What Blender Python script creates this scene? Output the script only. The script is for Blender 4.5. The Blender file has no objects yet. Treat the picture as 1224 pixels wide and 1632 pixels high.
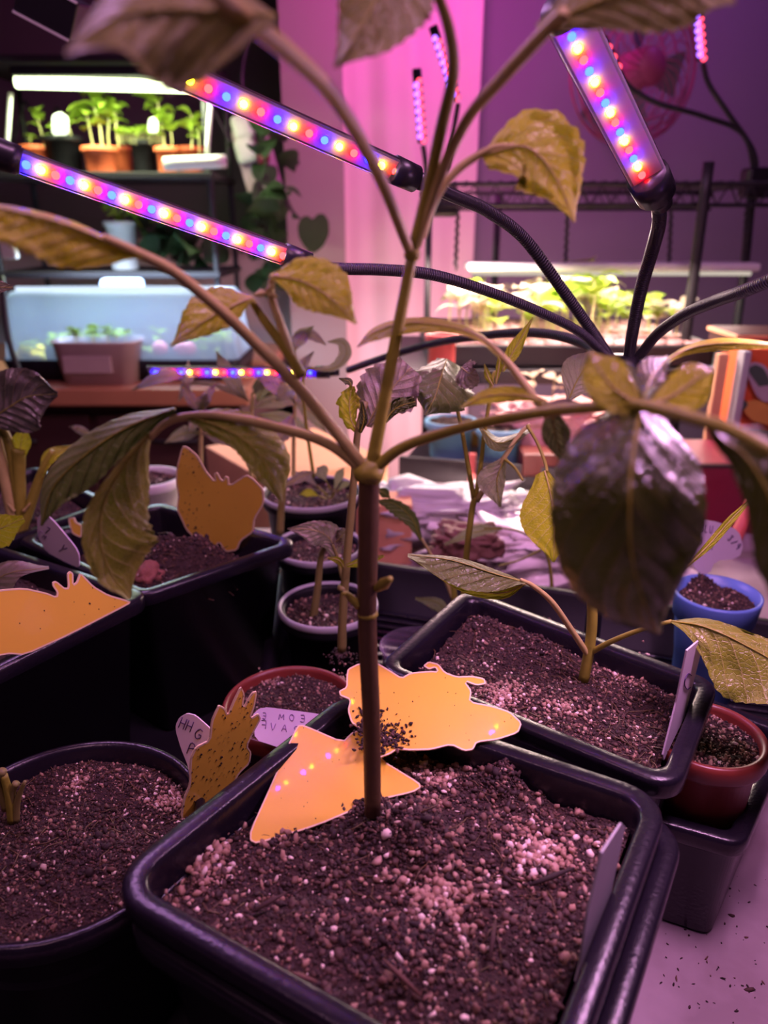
import bpy, bmesh, math, random
import numpy as np
from mathutils import Vector, noise, Matrix
random.seed(7); rng = np.random.default_rng(7)
SC = bpy.context.scene; COL = SC.collection
R = math.radians
# ---------------------------------------------------------------- camera
PITCH = R(21); FPX = 1200.0; CZ = 0.375; CO = Vector((0, 0, CZ))
cd = bpy.data.cameras.new('camera'); cam = bpy.data.objects.new('camera', cd); COL.objects.link(cam)
cam.location = CO; cam.rotation_euler = (R(90)-PITCH, 0, 0)
cd.sensor_fit = 'VERTICAL'; cd.sensor_height = 24; cd.lens = FPX/1632*24
cd.clip_start = 0.01; cd.clip_end = 50
cd.dof.use_dof = True; cd.dof.focus_distance = 0.40; cd.dof.aperture_fstop = cd.lens/3.6
SC.camera = cam
SC.view_settings.view_transform = 'Standard'; SC.view_settings.look = 'None'
SC.view_settings.gamma = 1; SC.view_settings.exposure = 0.3; SC.view_settings.use_curve_mapping = False
SC.cycles.sample_clamp_indirect = 4.0
# ---------------------------------------------------------------- world
w = bpy.data.worlds.new('world'); SC.world = w; w.use_nodes = True
w.node_tree.nodes['Background'].inputs[0].default_value = (0.30, 0.16, 0.36, 1)
w.node_tree.nodes['Background'].inputs[1].default_value = 0.045

def ray(x, y):
    a, b = x-612, y-816
    return Vector((a, FPX*math.cos(PITCH)-b*math.sin(PITCH), -(FPX*math.sin(PITCH)+b*math.cos(PITCH))))
def G(x, y, z=0.0):
    r = ray(x, y); return CO + r*((z-CZ)/r.z)
def D(x, y, Y):
    r = ray(x, y); return CO + r*(Y/r.y)
class Plane:
    def __init__(s, a, b, c):
        s.o = a; s.n = (b-a).cross(c-a).normalized()
        if s.n.dot(CO-a) < 0: s.n = -s.n
    def at(s, x, y):
        r = ray(x, y); return CO + r*((s.o-CO).dot(s.n)/r.dot(s.n))

# ---------------------------------------------------------------- lights in the room
def area(name, loc, to, sx, sy, power, color, parent=None):
    l = bpy.data.lights.new(name, 'AREA'); l.shape = 'RECTANGLE'; l.size = sx; l.size_y = sy
    l.energy = power; l.color = color
    o = bpy.data.objects.new(name, l); COL.objects.link(o); o.location = loc
    o.rotation_euler = (Vector(to)-Vector(loc)).to_track_quat('-Z', 'Y').to_euler()
    if parent: o.parent = parent
    return o
LIL = (1.0, 0.47, 0.90)
# grow fixture hanging above the table, over the top of the frame
area('overhead_grow_light', (0.26, 0.20, 1.0), (0.05, 0.42, 0.1), 0.40, 0.10, 4.4, (1.0, 0.42, 0.88))
area('side_grow_light', (-0.45, 0.90, 1.0), (0.0, 0.32, 0.15), 0.30, 0.08, 3.2, (0.86, 0.40, 1.0))
area('front_fill_light', (-0.30, -0.12, 0.95), (-0.15, 0.50, 0.12), 0.25, 0.08, 1.5, (1.0, 0.46, 0.70))  # unseen fill, added to brighten the butterfly traps
area('wall_wash_magenta', (0.15, 1.62, 0.95), (0.05, 2.2, 0.75), 0.30, 0.10, 2.8, (1.0, 0.09, 0.72))
area('wall_wash_violet', (0.75, 1.65, 1.15), (0.8, 2.2, 0.75), 0.30, 0.10, 0.8, (0.50, 0.12, 1.0))

# ---------------------------------------------------------------- materials
MATS = {}
def new_mat(name):
    m = bpy.data.materials.new(name); m.use_nodes = True; MATS[name] = m
    return m, m.node_tree.nodes, m.node_tree.links, m.node_tree.nodes['Principled BSDF']
def mat(name, col, rough=0.5, metal=0.0, var=0.12, scale=40, bump=0.0, bscale=200, spec=0.5, coat=0.0, trans=0.0):
    m, n, l, b = new_mat(name)
    b.inputs['Roughness'].default_value = rough; b.inputs['Metallic'].default_value = metal
    b.inputs['Specular IOR Level'].default_value = spec; b.inputs['Coat Weight'].default_value = coat
    tc = n.new('ShaderNodeTexCoord')
    nz = n.new('ShaderNodeTexNoise'); nz.inputs['Scale'].default_value = scale; nz.inputs['Detail'].default_value = 5
    l.new(tc.outputs['Object'], nz.inputs['Vector'])
    mx = n.new('ShaderNodeMix'); mx.data_type = 'RGBA'
    mx.inputs[6].default_value = (*[c*(1-var) for c in col], 1); mx.inputs[7].default_value = (*[min(1, c*(1+var)) for c in col], 1)
    l.new(nz.outputs['Fac'], mx.inputs[0]); l.new(mx.outputs[2], b.inputs['Base Color'])
    if bump:
        n2 = n.new('ShaderNodeTexNoise'); n2.inputs['Scale'].default_value = bscale; n2.inputs['Detail'].default_value = 4
        l.new(tc.outputs['Object'], n2.inputs['Vector'])
        bp = n.new('ShaderNodeBump'); bp.inputs['Strength'].default_value = bump; bp.inputs['Distance'].default_value = 0.002
        l.new(n2.outputs['Fac'], bp.inputs['Height']); l.new(bp.outputs[0], b.inputs['Normal'])
    if trans: b.inputs['Transmission Weight'].default_value = trans
    return m
def emit(name, col, s):
    m = bpy.data.materials.new(name); m.use_nodes = True; n = m.node_tree.nodes; l = m.node_tree.links
    n.clear(); e = n.new('ShaderNodeEmission'); o = n.new('ShaderNodeOutputMaterial')
    e.inputs[0].default_value = (*col, 1); e.inputs[1].default_value = s; l.new(e.outputs[0], o.inputs[0]); MATS[name] = m
    return m
def clear_mat(name, col, fac=0.25, rough=0.1, translucent=0.0):
    m = bpy.data.materials.new(name); m.use_nodes = True; n = m.node_tree.nodes; l = m.node_tree.links
    n.clear(); o = n.new('ShaderNodeOutputMaterial')
    t = n.new('ShaderNodeBsdfTransparent'); t.inputs[0].default_value = (*[0.6+0.4*c for c in col], 1)
    g = n.new('ShaderNodeBsdfPrincipled'); g.inputs['Base Color'].default_value = (*col, 1); g.inputs['Roughness'].default_value = rough
    g.inputs['Subsurface Weight'].default_value = 0
    src = g.outputs[0]
    if translucent:
        tr = n.new('ShaderNodeBsdfTranslucent'); tr.inputs[0].default_value = (*col, 1)
        mm = n.new('ShaderNodeMixShader'); mm.inputs[0].default_value = translucent
        l.new(g.outputs[0], mm.inputs[1]); l.new(tr.outputs[0], mm.inputs[2]); src = mm.outputs[0]
    lw = n.new('ShaderNodeLayerWeight'); f = n.new('ShaderNodeMath'); f.operation = 'POWER'; f.inputs[1].default_value = 4; l.new(lw.outputs['Facing'], f.inputs[0])
    a = n.new('ShaderNodeMath'); a.operation = 'ADD'; a.inputs[1].default_value = fac; a.use_clamp = True
    l.new(f.outputs[0], a.inputs[0])
    mx = n.new('ShaderNodeMixShader'); l.new(a.outputs[0], mx.inputs[0]); l.new(t.outputs[0], mx.inputs[1]); l.new(src, mx.inputs[2])
    l.new(mx.outputs[0], o.inputs[0]); MATS[name] = m
    return m
def leaf_mat(name, col, vein, trl=0.35, rough=0.42, quilt=0.5, back=None, patch=None):
    """leaf blade: uv.x runs base to tip, uv.y -1..1 across; side veins and quilting from the uv"""
    m, n, l, b = new_mat(name)
    uv = n.new('ShaderNodeUVMap'); sp = n.new('ShaderNodeSeparateXYZ'); l.new(uv.outputs[0], sp.inputs[0])
    def M(op, a, c=None, d=None, clamp=False):
        q = n.new('ShaderNodeMath'); q.operation = op; q.use_clamp = clamp
        for i, v in enumerate((a, c, d)):
            if v is None: continue
            if isinstance(v, (int, float)): q.inputs[i].default_value = v
            else: l.new(v, q.inputs[i])
        return q.outputs[0]
    tc = n.new('ShaderNodeTexCoord'); nz = n.new('ShaderNodeTexNoise'); nz.inputs['Scale'].default_value = 60
    l.new(tc.outputs['Object'], nz.inputs['Vector'])
    vv = M('ABSOLUTE', M('SUBTRACT', M('MULTIPLY', sp.outputs[1], 2), 1))
    k = M('ADD', M('SUBTRACT', M('MULTIPLY', sp.outputs[0], 8.0), M('MULTIPLY', M('POWER', vv, 0.8), 2.2)), M('MULTIPLY', nz.outputs['Fac'], 0.35))
    fr = M('ABSOLUTE', M('SUBTRACT', M('FRACT', k), 0.5))         # 0 .. .5, vein at 0
    side = M('SUBTRACT', 1, M('DIVIDE', fr, 0.055), clamp=True)
    midv = M('SUBTRACT', 1, M('DIVIDE', vv, 0.035), clamp=True)
    ve = M('MAXIMUM', M('MULTIPLY', side, M('SUBTRACT', 1.0, M('MULTIPLY', vv, 0.6))), midv)
    vo = n.new('ShaderNodeTexVoronoi'); vo.feature = 'DISTANCE_TO_EDGE'; vo.inputs['Scale'].default_value = 420
    l.new(tc.outputs['Object'], vo.inputs['Vector'])
    small = M('SUBTRACT', 1, M('DIVIDE', vo.outputs['Distance'], 0.12), clamp=True)
    n3 = n.new('ShaderNodeTexNoise'); n3.inputs['Scale'].default_value = 25; l.new(tc.outputs['Object'], n3.inputs['Vector'])
    c0 = n.new('ShaderNodeMix'); c0.data_type = 'RGBA'
    c0.inputs[6].default_value = (*[c*0.78 for c in col], 1); c0.inputs[7].default_value = (*[min(1, c*1.2) for c in (patch or col)], 1)
    l.new(n3.outputs['Fac'], c0.inputs[0])
    c1 = n.new('ShaderNodeMix'); c1.data_type = 'RGBA'; l.new(c0.outputs[2], c1.inputs[6]); c1.inputs[7].default_value = (*vein, 1)
    l.new(M('ADD', M('MULTIPLY', ve, 0.95), M('MULTIPLY', small, 0.10), clamp=True), c1.inputs[0])
    l.new(c1.outputs[2], b.inputs['Base Color']); b.inputs['Roughness'].default_value = rough
    h = M('ADD', M('MULTIPLY', M('POWER', M('MULTIPLY', fr, 2), 0.5), quilt), M('MULTIPLY', small, -0.15))
    bp = n.new('ShaderNodeBump'); bp.inputs['Strength'].default_value = 0.8; bp.inputs['Distance'].default_value = 0.0014
    l.new(h, bp.inputs['Height']); l.new(bp.outputs[0], b.inputs['Normal'])
    tr = n.new('ShaderNodeBsdfTranslucent'); l.new(c1.outputs[2], tr.inputs[0]); l.new(bp.outputs[0], tr.inputs[1])
    mx = n.new('ShaderNodeMixShader'); mx.inputs[0].default_value = trl
    l.new(b.outputs[0], mx.inputs[1]); l.new(tr.outputs[0], mx.inputs[2]); l.new(mx.outputs[0], n['Material Output'].inputs[0])
    return m
def island_mat(name, stops, rough=0.8):
    m, n, l, b = new_mat(name); b.inputs['Roughness'].default_value = rough
    g = n.new('ShaderNodeNewGeometry'); r = n.new('ShaderNodeValToRGB'); r.color_ramp.interpolation = 'CONSTANT'
    el = r.color_ramp.elements; el[0].position = stops[0][0]; el[0].color = (*stops[0][1], 1)
    el[1].position = stops[1][0]; el[1].color = (*stops[1][1], 1)
    for p, c in stops[2:]:
        e = el.new(p); e.color = (*c, 1)
    l.new(g.outputs['Random Per Island'], r.inputs[0]); l.new(r.outputs[0], b.inputs['Base Color'])
    return m

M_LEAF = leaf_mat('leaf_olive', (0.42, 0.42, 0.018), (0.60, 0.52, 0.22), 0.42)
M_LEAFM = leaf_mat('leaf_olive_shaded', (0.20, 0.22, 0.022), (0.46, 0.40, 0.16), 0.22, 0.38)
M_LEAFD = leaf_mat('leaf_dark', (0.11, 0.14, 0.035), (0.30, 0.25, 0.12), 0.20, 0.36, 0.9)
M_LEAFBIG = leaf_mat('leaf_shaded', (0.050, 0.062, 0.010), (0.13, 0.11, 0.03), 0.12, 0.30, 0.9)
M_LEAFP = leaf_mat('leaf_purple_sheen', (0.34, 0.27, 0.22), (0.55, 0.42, 0.36), 0.25, 0.40, 1.2)
M_LEAFG = leaf_mat('leaf_grey', (0.28, 0.27, 0.16), (0.42, 0.36, 0.26), 0.30, 0.5)
M_LEAFW = leaf_mat('leaf_bronze_rear', (0.17, 0.16, 0.035), (0.34, 0.24, 0.12), 0.25, 0.5, 0.6)
M_SEED = leaf_mat('seedling_green', (0.42, 0.60, 0.06), (0.5, 0.6, 0.15), 0.4, 0.5)
M_SEEDP = leaf_mat('seedling_pale', (0.75, 0.62, 0.45), (0.8, 0.7, 0.5), 0.4, 0.5)
M_HEART = leaf_mat('heart_green', (0.05, 0.16, 0.02), (0.1, 0.2, 0.05), 0.35, 0.5)
M_CHOI = leaf_mat('choi_leaf', (0.10, 0.085, 0.075), (0.36, 0.29, 0.18), 0.10, 0.22, 2.5)
M_STEM = mat('stem_olive', (0.27, 0.25, 0.03), 0.5, var=0.25, scale=90, bump=0.2)
M_STEML = mat('stem_main_reddish', (0.09, 0.05, 0.02), 0.5, var=0.3, scale=60, bump=0.2)
M_STEMP = mat('stem_pinkish', (0.44, 0.36, 0.13), 0.45, var=0.2, scale=90, bump=0.2)
M_STEMG = mat('stem_green', (0.20, 0.17, 0.05), 0.5, var=0.2, scale=90)
M_POT = mat('pot_black', (0.010, 0.008, 0.014), 0.26, var=0.3, bump=0.12, bscale=500, spec=0.4)
M_POTM = mat('pot_matte_black', (0.007, 0.006, 0.009), 0.55, var=0.3, bump=0.1, bscale=500, spec=0.25)
M_RED = mat('terracotta_dark', (0.17, 0.028, 0.020), 0.38, var=0.15)
M_TERRA = mat('terracotta_bright', (0.70, 0.13, 0.05), 0.6, var=0.1)
M_BLUE = mat('pot_blue', (0.13, 0.24, 0.62), 0.35, var=0.05)
M_CYAN = mat('pot_sky_blue', (0.20, 0.45, 0.62), 0.35, var=0.05)
M_PINKPOT = mat('pot_dusty_pink', (0.42, 0.28, 0.29), 0.6, var=0.1)
M_WPOT = mat('pot_white', (0.7, 0.7, 0.66), 0.5)
M_SOIL = mat('soil', (0.040, 0.020, 0.016), 0.95, var=0.7, scale=300, bump=1.0, bscale=900)
M_GRAN = island_mat('soil_crumbs', [(0, (0.030, 0.014, 0.011)), (0.42, (0.07, 0.034, 0.024)), (0.70, (0.15, 0.08, 0.052)), (0.86, (0.32, 0.19, 0.13)), (0.965, (0.75, 0.62, 0.52))], 0.7)
M_GRANL = island_mat('perlite_crumbs', [(0, (0.14, 0.07, 0.05)), (0.3, (0.34, 0.20, 0.14)), (0.65, (0.42, 0.27, 0.20)), (0.88, (0.72, 0.60, 0.52))], 0.6)
M_GRAND = island_mat('dark_crumbs', [(0, (0.022, 0.010, 0.009)), (0.5, (0.05, 0.022, 0.018)), (0.8, (0.11, 0.05, 0.035)), (0.97, (0.5, 0.38, 0.30))], 0.8)
M_TRAP = mat('sticky_trap_yellow', (0.85, 0.55, 0.07), 0.25, var=0.06, scale=25, bump=0.06, bscale=120, coat=0.35)
M_TRAPE = mat('trap_edge', (0.85, 0.66, 0.42), 0.5)
M_SPECK = mat('trap_speck', (0.03, 0.015, 0.01), 0.8)
M_TAG = mat('tag_white', (0.72, 0.62, 0.72), 0.45, var=0.05)
M_TAGG = mat('tag_grey', (0.36, 0.36, 0.38), 0.45, var=0.06)
M_INK = mat('ink', (0.05, 0.02, 0.10), 0.5)
M_INKF = mat('ink_faint', (0.30, 0.18, 0.38), 0.5)
M_BLACK = mat('black_plastic', (0.010, 0.009, 0.012), 0.35, var=0.1)
M_BLKM = mat('black_metal', (0.02, 0.018, 0.022), 0.45, var=0.2)
M_PCB = mat('led_board', (0.20, 0.13, 0.20), 0.35, var=0.05)
M_COVER = clear_mat('clear_cover', (0.9, 0.75, 0.95), 0.06, 0.12)
M_CLEAR = clear_mat('clear_plastic', (0.7, 0.6, 0.75), 0.06, 0.15)
M_DOME = clear_mat('propagator_dome', (0.70, 0.82, 1.0), 0.40, 0.35, 0.6)
M_BAG = clear_mat('plastic_bag', (0.80, 0.68, 0.78), 0.75, 0.3, 0.4)
E_R = emit('led_red', (1.0, 0.003, 0.003), 95); E_B = emit('led_blue', (0.001, 0.0025, 1.0), 230); E_Y = emit('led_warm', (1.0, 0.70, 0.010), 80)
E_R2 = emit('led_red_far', (1.0, 0.06, 0.12), 3.0); E_B2 = emit('led_violet_far', (0.35, 0.12, 1.0), 3.0)
E_TUBE = emit('tube_green_white', (0.86, 1.0, 0.55), 5); E_TUBEW = emit('tube_white', (1.0, 0.86, 0.72), 0.5); E_DOMETOP = emit('dome_edge_glow', (0.66, 0.80, 1.0), 1.0)  # the cool one stands in for the bright top edge of the dome
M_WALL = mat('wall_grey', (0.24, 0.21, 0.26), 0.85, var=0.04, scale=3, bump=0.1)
M_WALLD = mat('wall_unlit', (0.10, 0.075, 0.09), 0.9, var=0.1, scale=3)  # darkness of the unlit room put into the wall colour
M_WALLB = mat('wall_beige', (0.38, 0.32, 0.29), 0.85, var=0.04, scale=4)
M_CURT = mat('curtain_cream', (0.86, 0.66, 0.66), 0.8, var=0.04, scale=6)
M_FLOOR = mat('floor_wood', (0.14, 0.07, 0.05), 0.5, var=0.3, scale=6)
M_COUNT = mat('counter_wood', (0.42, 0.17, 0.09), 0.45, var=0.25, scale=8)
M_CABI = mat('cabinet_wood', (0.06, 0.022, 0.022), 0.5, var=0.25, scale=8)
M_SHELF = mat('shelf_dark', (0.02, 0.016, 0.02), 0.5)
M_WHITE = mat('white_plastic', (0.75, 0.72, 0.74), 0.4)
M_FAN = mat('fan_pink', (0.55, 0.10, 0.24), 0.4, var=0.1)
M_ORANGE = mat('box_orange', (0.72, 0.13, 0.03), 0.5, var=0.08)
M_CARD = mat('cardboard', (0.62, 0.30, 0.16), 0.8, var=0.12)
M_CRIM = mat('crimson', (0.22, 0.012, 0.04), 0.4)
M_CORAL = mat('coral', (0.75, 0.13, 0.12), 0.5)
M_YEL = mat('flower_yellow', (0.85, 0.65, 0.02), 0.6)
M_PK = mat('pink_fruit', (0.85, 0.25, 0.28), 0.6)
M_PGREEN = mat('print_green', (0.06, 0.10, 0.07), 0.6); M_PGREY = mat('print_grey', (0.42, 0.36, 0.38), 0.6); M_PYEL = mat('print_ochre', (0.62, 0.33, 0.06), 0.6)
def table_material():
    m, n, l, b = new_mat('table_surface'); tc = n.new('ShaderNodeTexCoord')
    v = n.new('ShaderNodeTexVoronoi'); v.inputs['Scale'].default_value = 260; l.new(tc.outputs['Object'], v.inputs['Vector'])
    nz = n.new('ShaderNodeTexNoise'); nz.inputs['Scale'].default_value = 14; nz.inputs['Detail'].default_value = 6; l.new(tc.outputs['Object'], nz.inputs['Vector'])
    r = n.new('ShaderNodeValToRGB'); r.color_ramp.elements[0].position = 0.35; r.color_ramp.elements[0].color = (0.22, 0.16, 0.18, 1)
    r.color_ramp.elements[1].position = 0.7; r.color_ramp.elements[1].color = (0.42, 0.33, 0.37, 1); l.new(nz.outputs['Fac'], r.inputs[0])
    l.new(r.outputs[0], b.inputs['Base Color']); b.inputs['Roughness'].default_value = 0.45
    return m
M_TABLE = table_material()

# ---------------------------------------------------------------- builders
def link(name, me, m, parent=None, smooth=True):
    if m is not None:
        for q in (m if isinstance(m, (list, tuple)) else [m]): me.materials.append(q)
    if smooth: me.shade_smooth()
    o = bpy.data.objects.new(name, me); COL.objects.link(o)
    if parent is not None:
        o.parent = parent; o.matrix_parent_inverse = parent.matrix_basis.inverted()
    return o
def mesh(name, V, F, m, parent=None, smooth=True):
    me = bpy.data.meshes.new(name); me.from_pydata([tuple(v) for v in V], [], F); me.update()
    return link(name, me, m, parent, smooth)
def tag(o, label, cat, group=None):
    o['label'] = label; o['category'] = cat
    if group: o['group'] = group
    return o
def thing(name, loc, label, cat, group=None):
    o = bpy.data.objects.new(name, None); COL.objects.link(o); o.location = loc; o.empty_display_size = 0.02
    return tag(o, label, cat, group)
def struct(o): o['kind'] = 'structure'; return o
def spline(pts, k=6):
    P = [Vector(p) for p in pts]
    if len(P) < 3 or k <= 1: 
        return [P[0].lerp(P[-1], i/k) for i in range(k+1)] if len(P) == 2 else P
    Q = [P[0]*2-P[1]]+P+[P[-1]*2-P[-2]]; out = []
    for i in range(1, len(Q)-2):
        a, b, c, d = Q[i-1:i+3]
        for j in range(k):
            t = j/k
            out.append(0.5*((2*b)+(c-a)*t+(2*a-5*b+4*c-d)*t*t+(3*b-a-3*c+d)*t**3))
    out.append(P[-1]); return out
def lerp_list(L, t):
    x = t*(len(L)-1); i = min(int(x), len(L)-2); return L[i]+(L[i+1]-L[i])*(x-i)
def smooth_list(L, t):
    n = len(L)
    if n < 3: return lerp_list(L, t)
    x = t*(n-1); i = min(int(x), n-2); f = x-i
    a = L[i-1] if i > 0 else L[i]; d = L[i+2] if i+2 < n else L[i+1]; b, c = L[i], L[i+1]
    return 0.5*((2*b)+(c-a)*f+(2*a-5*b+4*c-d)*f*f+(3*b-a-3*c+d)*f**3)
def tube_geo(pts, rad, V, F, n=8, cap=True):
    P = [Vector(p) for p in pts]; N = len(P); up = None; base = len(V)
    if isinstance(rad, (int, float)): rad = [rad, rad]
    for i, p in enumerate(P):
        t = (P[min(i+1, N-1)]-P[max(i-1, 0)]).normalized()
        if up is None: up = t.orthogonal().normalized()
        up = (up-t*up.dot(t)).normalized(); sd = t.cross(up); r = lerp_list(rad, i/(N-1))
        for k in range(n):
            a = 2*math.pi*k/n; V.append(p+(up*math.cos(a)+sd*math.sin(a))*r)
    for i in range(N-1):
        for k in range(n):
            a = base+i*n+k; b = base+i*n+(k+1) % n; F.append((a, b, b+n, a+n))
    if cap:
        F.append(tuple(base+k for k in reversed(range(n)))); F.append(tuple(base+(N-1)*n+k for k in range(n)))
def tube(name, pts, rad, m, parent=None, n=8, k=6):
    V, F = [], []; tube_geo(spline(pts, k), rad, V, F, n); return mesh(name, V, F, m, parent)
def box_geo(c, s, V, F, rot=None):
    b = len(V); c = Vector(c)
    for z in (-1, 1):
        for y in (-1, 1):
            for x in (-1, 1):
                p = Vector((x*s[0]/2, y*s[1]/2, z*s[2]/2))
                if rot is not None: p = rot @ p
                V.append(c+p)
    for f in ((0, 2, 3, 1), (4, 5, 7, 6), (0, 1, 5, 4), (2, 6, 7, 3), (0, 4, 6, 2), (1, 3, 7, 5)): F.append(tuple(b+i for i in f))
def bevel_box(name, c, s, m, parent=None, bev=0.003, rot=None, seg=2):
    bm = bmesh.new(); bmesh.ops.create_cube(bm, size=1)
    for v in bm.verts: v.co = Vector((v.co.x*s[0], v.co.y*s[1], v.co.z*s[2]))
    if bev: bmesh.ops.bevel(bm, geom=bm.edges[:], offset=bev, segments=seg, affect='EDGES', profile=0.5)
    for v in bm.verts:
        v.co = (rot @ v.co if rot is not None else v.co)+Vector(c)
    me = bpy.data.meshes.new(name); bm.to_mesh(me); bm.free(); return link(name, me, m, parent, False)
def lathe(name, c, prof, m, parent=None, n=48, ax=None, cap=True):
    c = Vector(c); V = []; F = []
    for r, z in prof:
        for k in range(n):
            a = 2*math.pi*k/n; p = Vector((r*math.cos(a), r*math.sin(a), z))
            if ax is not None: p = ax @ p
            V.append(c+p)
    for i in range(len(prof)-1):
        for k in range(n):
            a = i*n+k; b = i*n+(k+1) % n; F.append((a, b, b+n, a+n))
    if cap and prof[0][0] > 0: F.append(tuple(reversed(range(n))))
    if cap and prof[-1][0] > 0: F.append(tuple((len(prof)-1)*n+k for k in range(n)))
    o = mesh(name, V, F, m, parent); return o
def blob(name, c, r, m, parent=None, sub=2, amp=0.2, sc=(1, 1, 1), fr=1.5):
    bm = bmesh.new(); bmesh.ops.create_icosphere(bm, subdivisions=sub, radius=1)
    sd = random.random()*50
    for v in bm.verts:
        f = 1+amp*noise.noise(v.co*fr+Vector((sd, 0, 0))); v.co = Vector((v.co.x*sc[0], v.co.y*sc[1], v.co.z*sc[2]))*r*f+Vector(c)
    me = bpy.data.meshes.new(name); bm.to_mesh(me); bm.free(); return link(name, me, m, parent)

# leaf blades: midrib given as image point + distance, widths as image lengths, all turned into a curved 3D blade
def leaf(name, mid, wa, wb, m, parent, ta=0.0, tb=0.0, ser=0.10, nt=13, nu=40, nv=7, ruf=0.0012, arch=0.0, rib=0.0006):
    sp = spline([Vector(p) for p in mid], 10); n = len(sp)
    V, F, UV = [], [], []; rd = random.random()*20
    for i in range(nu+1):
        u = i/nu; x = u*(n-1); j = min(int(x), n-2); f = x-j
        p = sp[j].lerp(sp[j+1], f); t = sp[min(j+1, n-1)]-sp[max(j-1, 0)]; t = Vector((t.x, t.y)).normalized()
        a = Vector((t.y, -t.x)); A = max(0.4, smooth_list(wa, u)); B = max(0.4, smooth_list(wb, u))
        s = 1-ser*((u*nt) % 1.0)
        s2 = 1-ser*((u*nt+0.4) % 1.0)
        for k in range(-nv, nv+1):
            v = k/nv; W = A if v > 0 else B; g = abs(v)
            e = ((s if v > 0 else s2)-1)*g**6+1
            sw = 4*g*(1-g)*0  # reserved
            q = Vector((p.x, p.y))+a*(v*W*e)+t*(g**1.3)*W*0.22*(1-u)
            tl = (ta if v > 0 else tb)*g**1.2
            Y = p.z+tl+arch*g*g+ruf*noise.noise(Vector((u*5+rd, v*3, 0)))*g*2.2+0.0009*math.sin(2*math.pi*(u*8-g*2.2))*g*(ruf > 0)
            V.append(D(q.x, q.y, Y)); UV.append((u, v*0.5+0.5))
    w_ = 2*nv+1
    for i in range(nu):
        for k in range(w_-1):
            a = i*w_+k; F.append((a, a+1, a+1+w_, a+w_))
    me = bpy.data.meshes.new(name); me.from_pydata([tuple(v) for v in V], [], F)
    uvl = me.uv_layers.new(name='UVMap')
    idx = np.zeros(len(me.loops), dtype=np.int32); me.loops.foreach_get('vertex_index', idx)
    uvl.data.foreach_set('uv', np.array(UV, dtype=np.float32)[idx].ravel()); me.update()
    o = link(name, me, m, parent)
    if rib:
        L = [D(p.x, p.y, p.z)+(CO-D(p.x, p.y, p.z)).normalized()*rib*0.7 for p in sp[::2]]
        vv, ff = [], []; tube_geo(L, [rib*0.85, rib*0.25], vv, ff, 6)
        mesh('midrib', vv, ff, M_STEMP if m in (M_LEAF, M_LEAFP) else M_STEM, o)
    return o
def stem(name, pts, r, m, parent, n=10):
    return tube(name, [D(*p) for p in pts], r, m, parent, n, 6)

# pots ------------------------------------------------------------
def rquad(C, d, r, n=7):
    """rounded quad from four corners C (2D, any winding), inset by d"""
    c = sum((Vector(p) for p in C), Vector((0, 0)))/4; N = 4; L = []
    for i in range(N):
        a, b = Vector(C[i]), Vector(C[(i+1) % N]); t = (b-a).normalized(); nn = Vector((-t.y, t.x))
        if nn.dot(c-a) < 0: nn = -nn
        L.append((a+nn*d, t))
    K = []
    for i in range(N):
        (p, t), (q, s) = L[i-1], L[i]; den = t.x*s.y-t.y*s.x; k = ((q-p).x*s.y-(q-p).y*s.x)/den; K.append(p+t*k)
    out = []
    for i in range(N):
        p = K[i]; u = (K[i-1]-p).normalized(); v = (K[(i+1) % N]-p).normalized(); ang = u.angle(v)
        rr = max(r, 0.001); dist = rr/math.tan(ang/2); a = p+u*dist; b = p+v*dist; cc = p+(u+v).normalized()*(rr/math.sin(ang/2))
        a0 = a-cc; b0 = b-cc; aa = math.atan2(a0.y, a0.x); bb = math.atan2(b0.y, b0.x); dd = (bb-aa+math.pi) % (2*math.pi)-math.pi
        for j in range(n+1): th = aa+dd*j/n; out.append(cc+Vector((math.cos(th), math.sin(th)))*rr)
    return out
def loft(name, loops, m, parent=None, cap0=True, cap1=True):
    V = [v for L in loops for v in L]; n = len(loops[0]); F = []
    for i in range(len(loops)-1):
        for k in range(n):
            a = i*n+k; b = i*n+(k+1) % n; F.append((a, b, b+n, a+n))
    if cap0: F.append(tuple(reversed(range(n))))
    if cap1: F.append(tuple((len(loops)-1)*n+k for k in range(n)))
    return mesh(name, V, F, m, parent)
POTPROF = [(0.022, 0.0), (0.019, 0.001), (0.0085, -0.012), (0.0035, -0.0118), (0.0012, -0.011), (0.0003, -0.0095), (0, -0.0032), (0.0005, -0.0010), (0.0018, 0.0), (0.0080, -0.0003), (0.0094, -0.0012), (0.0101, -0.0042), (0.0106, -0.009), (0.012, -0.022), (0.023, None)]
def square_pot(C, zt, h, label, m=M_POT, z0=0.0, rr=0.016, group=None, taper=1.0):
    c = sum((Vector(p) for p in C), Vector((0, 0)))/4
    t = thing('square_pot', (c.x, c.y, z0), label, 'plant pot', group)
    loops = []
    for i, (d, z) in enumerate(POTPROF):
        if i == 0: zz = z0
        elif i == 1: zz = z0+0.002
        elif z is None: zz = z0+0.004
        else: zz = zt+z
        if i < 3 or z is None: d *= taper
        loops.append([Vector((p.x, p.y, zz)) for p in rquad(C, d, rr-min(d, rr*0.55)*0.8)])
    loft('pot_body', loops, m, t); t['_c'] = 0; del t['_c']
    return t
ROUNDP = lambda r, h, lip=0.004: [(r*0.74, 0), (r*0.76, 0.002), (r-lip-0.001, h-0.012), (r-0.001, h-0.0115), (r, h-0.009), (r, h-0.003), (r-0.001, h-0.0006), (r-0.002, h), (r-lip, h-0.0004), (r-lip-0.001, h-0.003), (r-lip-0.003, h-0.03), (r*0.72, 0.006)]
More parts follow.
